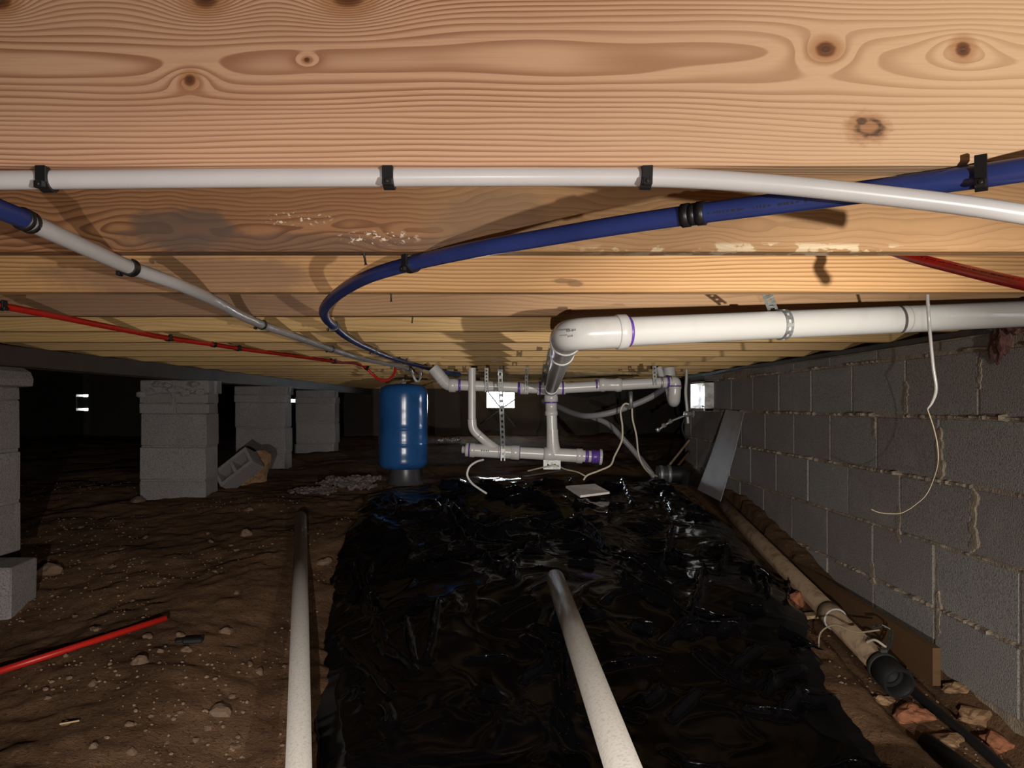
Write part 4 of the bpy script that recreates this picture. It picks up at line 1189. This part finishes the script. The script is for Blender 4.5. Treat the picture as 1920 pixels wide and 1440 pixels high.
# white card and metal strip on the sheet
mb = MB().hexa([q - Vector((0, 0, .012)) for q in qs] + qs)
card = solo('card_box', mb, M['card'], 'flat white card box lying on the black sheet', 'box')
p0, p1 = gp(985, 922, .03), gp(1064, 893, .05)
mb = MB().cbox((p0 + p1) / 2, ((p1 - p0).length, .035, .004), 0, (p1 - p0).to_track_quat('X', 'Z').to_matrix())
solo('metal_strip', mb, M['galv'], 'flat shiny metal strip lying across the back of the black sheet', 'metal strip')

# fallen hollow block and rubble near the wide pier
def hollow_block():
    b = MB(); L, W, H, tk = .39, .19, .19, .032
    b.cbox((0, -W / 2 + tk / 2, 0), (L, tk, H), .003); b.cbox((0, W / 2 - tk / 2, 0), (L, tk, H), .003)
    for xk in (-L / 2 + tk / 2, 0, L / 2 - tk / 2): b.cbox((xk, 0, 0), (tk, W - 2 * tk + .001, H), .002)
    return b
b = hollow_block()
Rm = Matrix.Rotation(math.radians(-38), 3, 'Y') @ Matrix.Rotation(math.radians(62), 3, 'X')
b.v = [tuple(Rm @ Vector(v)) for v in b.v]
c_ = Vector((-1.70, 4.84, 0)); zmin = min(v[2] for v in b.v); c_.z = gz(c_.x, c_.y) - zmin - .10
b.v = [tuple(Vector(v) * .66 + c_) for v in b.v]
solo('hollow_block', b, M['pier_block'], 'fallen hollow concrete block tilted beside the wide pier', 'concrete block')
p = Vector((-1.70, 5.04, 0)); p.z = gz(p.x, p.y) + .09
solo('broken_block', MB().blob(p, (.10, .08, .12), seed=71, rough=.5, sub=3), M['tan_rubble'], 'brownish broken block leaning behind the fallen hollow block', 'concrete block')

# crossing wires in front of the far vent
for k, (a_, b_) in enumerate([((912, 731), (966, 800)), ((968, 747), (900, 795))]):
    solo('brace_wire', MB().tube([P(*a_, 8.4), P(*b_, 8.4)], .008, 8), M['dark_strap'], 'thin dark brace crossing the bright vent, falling to the %s' % ('tee side' if k == 0 else 'tank side'), 'wire')

# crumpled clear plastic scraps
def crumple(name, px, py, w, l, h, seed, label):
    p = G(px, py); n = 26
    gx, gy = np.meshgrid(np.linspace(-1, 1, n), np.linspace(-1, 1, n))
    x_ = p.x + gx * w * (1 + .3 * (vnoise(gy * 2, gx * 0, seed) - .5)); y_ = p.y + gy * l * (1 + .3 * (vnoise(gx * 2, gy * 0, seed + 1) - .5))
    z_ = ground2(x_, y_) + .006 + h * ridged(gx * 5, gy * 5, seed, 2) + h * .6 * vnoise(gx * 11, gy * 11, seed + 3)
    o = solo(name, MB().grid(x_, y_, z_, False), M['scrap'], label, 'plastic scrap')
crumple('plastic_scrap', 655, 912, .17, .16, .03, 5, 'crumpled dusty clear plastic beside the tank base')
crumple('plastic_scrap', 843, 833, .13, .30, .04, 8, 'crumpled pale plastic on the ground behind the tank')
crumple('plastic_scrap', 588, 925, .13, .10, .018, 12, 'small dusty plastic scrap near the far end of the grey pipe')

# pebbles: the larger stones one by one, the gravel as one piece of stuff
stm = []
for s in range(6):
    me = MB().blob((0, 0, 0), (1, .8, .6), seed=s + 300, rough=.4, sub=2).mesh('stone'); me.materials.append(M['stone']); stm.append(me)
rr = random.Random(21)
def stone(p, s, label, group='stones on the bare earth'):
    o = bpy.data.objects.new('stone', stm[rr.randrange(6)])
    o.location = (p.x, p.y, p.z + s * .22); o.scale = (s, s, s); o.rotation_euler = (rr.uniform(-.3, .3), rr.uniform(-.3, .3), rr.uniform(0, 6))
    COL.objects.link(o); tag(o, label, 'stone', group)
for (px, py, s, lab) in [(258, 942, .045, 'larger stone at the foot of the wide pier, on its darker side'), (338, 930, .055, 'brown stone leaning on the front of the wide pier'), (466, 957, .022, 'pale stone in front of the fallen hollow block'),
                         (462, 1002, .030, 'pale flat stone midway between wide pier and grey pipe'), (412, 1338, .036, 'pale broken stone nearest the bottom of the bare earth'), (486, 1262, .018, 'tan stone at the shadow edge beside the grey pipe'),
                         (262, 1243, .026, 'pale stone past the end of the red offcut'), (350, 1222, .020, 'pale chip against the black plastic piece'), (180, 1183, .020, 'stone above the red offcut'),
                         (608, 1057, .032, 'orange stone at the sheet edge beside the grey pipe'), (425, 1186, .024, 'flat stone between red offcut and grey pipe'), (92, 1075, .05, 'brown stone beside the stepped footing block')]:
    p = G(px, py); stone(p, s, lab)
for k in range(34):
    px = rr.uniform(60, 520); py = rr.uniform(960, 1420); p = G(px, py)
    if np.interp(p.y, LE_y, LE_x) - .1 < p.x: continue
    stone(p, rr.uniform(.009, .017), 'small loose stone scattered on the bare earth', 'small scattered stones')
b = MB(); ic = bmesh.new(); bmesh.ops.create_icosphere(ic, subdivisions=1, radius=1)
iv = [v.co.copy() for v in ic.verts]; iff = [tuple(v.index for v in f.verts) for f in ic.faces]; ic.free()
k = 0
while k < 1500:
    y = rr.uniform(1.7, 5.2); x = rr.uniform(-.72 * y, -.3)
    if rr.random() < .12: x = rr.uniform(.92, 1.33); y = rr.uniform(1.6, 3.2)
    lx = np.interp(y, LE_y, LE_x); rx = np.interp(y, RE_y, RE_x)
    if lx - .02 < x < rx + .02: continue
    if vnoise(np.array([x * 3]), np.array([y * 3]), 91)[0] < .42: continue
    s = rr.uniform(.002, .0065) * (1.4 if rr.random() < .1 else 1); z = gz(x, y)
    ca, sa = math.cos(rr.uniform(0, 6)), math.sin(rr.uniform(0, 6))
    b.add([((v.x * ca - v.y * sa * .8) * s + x, (v.x * sa + v.y * ca * .8) * s + y, v.z * s * .7 + z + s * .2) for v in iv], iff)
    k += 1
solo('gravel', b, M['stone'], 'loose gravel and crumbs scattered over the bare earth', 'gravel', kind='stuff')
p = G(362, 1206); b = MB().cbox(p + Vector((0, 0, .010)), (.062, .030, .016), .004, Matrix.Rotation(.2, 3, 'Z'))
b.cbox(p + Vector((-.045, .004, .008)), (.03, .02, .010), .003, Matrix.Rotation(.5, 3, 'Z'))
solo('plastic_piece', b, M['rubber'], 'small black plastic piece on the bare earth past the red offcut', 'plastic piece')
p = G(128, 1362)
solo('straw', MB().tube([p + Vector((-.022, 0, .006)), p + Vector((.022, .012, .010))], .0024, 6), M['leaf'], 'short dry straw on the dark earth near the bottom', 'straw')

# nails in the joists
nb = MB().lathe((0, 0, 0), (0, 0, -1), [(0, .0018), (.016, .0016), (.018, .003)], 8).mesh('bent_nail'); nb.materials.append(M['nail'])
for k, (px, d, lab) in enumerate([(682, 1.146, 'nail under the second joist beside the blue pipe'), (733, 1.552, 'nail under the third joist left of the blue loop'), (774, 1.957, 'nail under the fourth joist inside the blue loop')]):
    o = bpy.data.objects.new('bent_nail', nb); x = (px - CX) / F * d; o.location = (x, d, ZJ + .001); o.rotation_euler = (.2, .15 * (k - 1), 0); COL.objects.link(o); tag(o, lab, 'nail', 'nails under the joists')
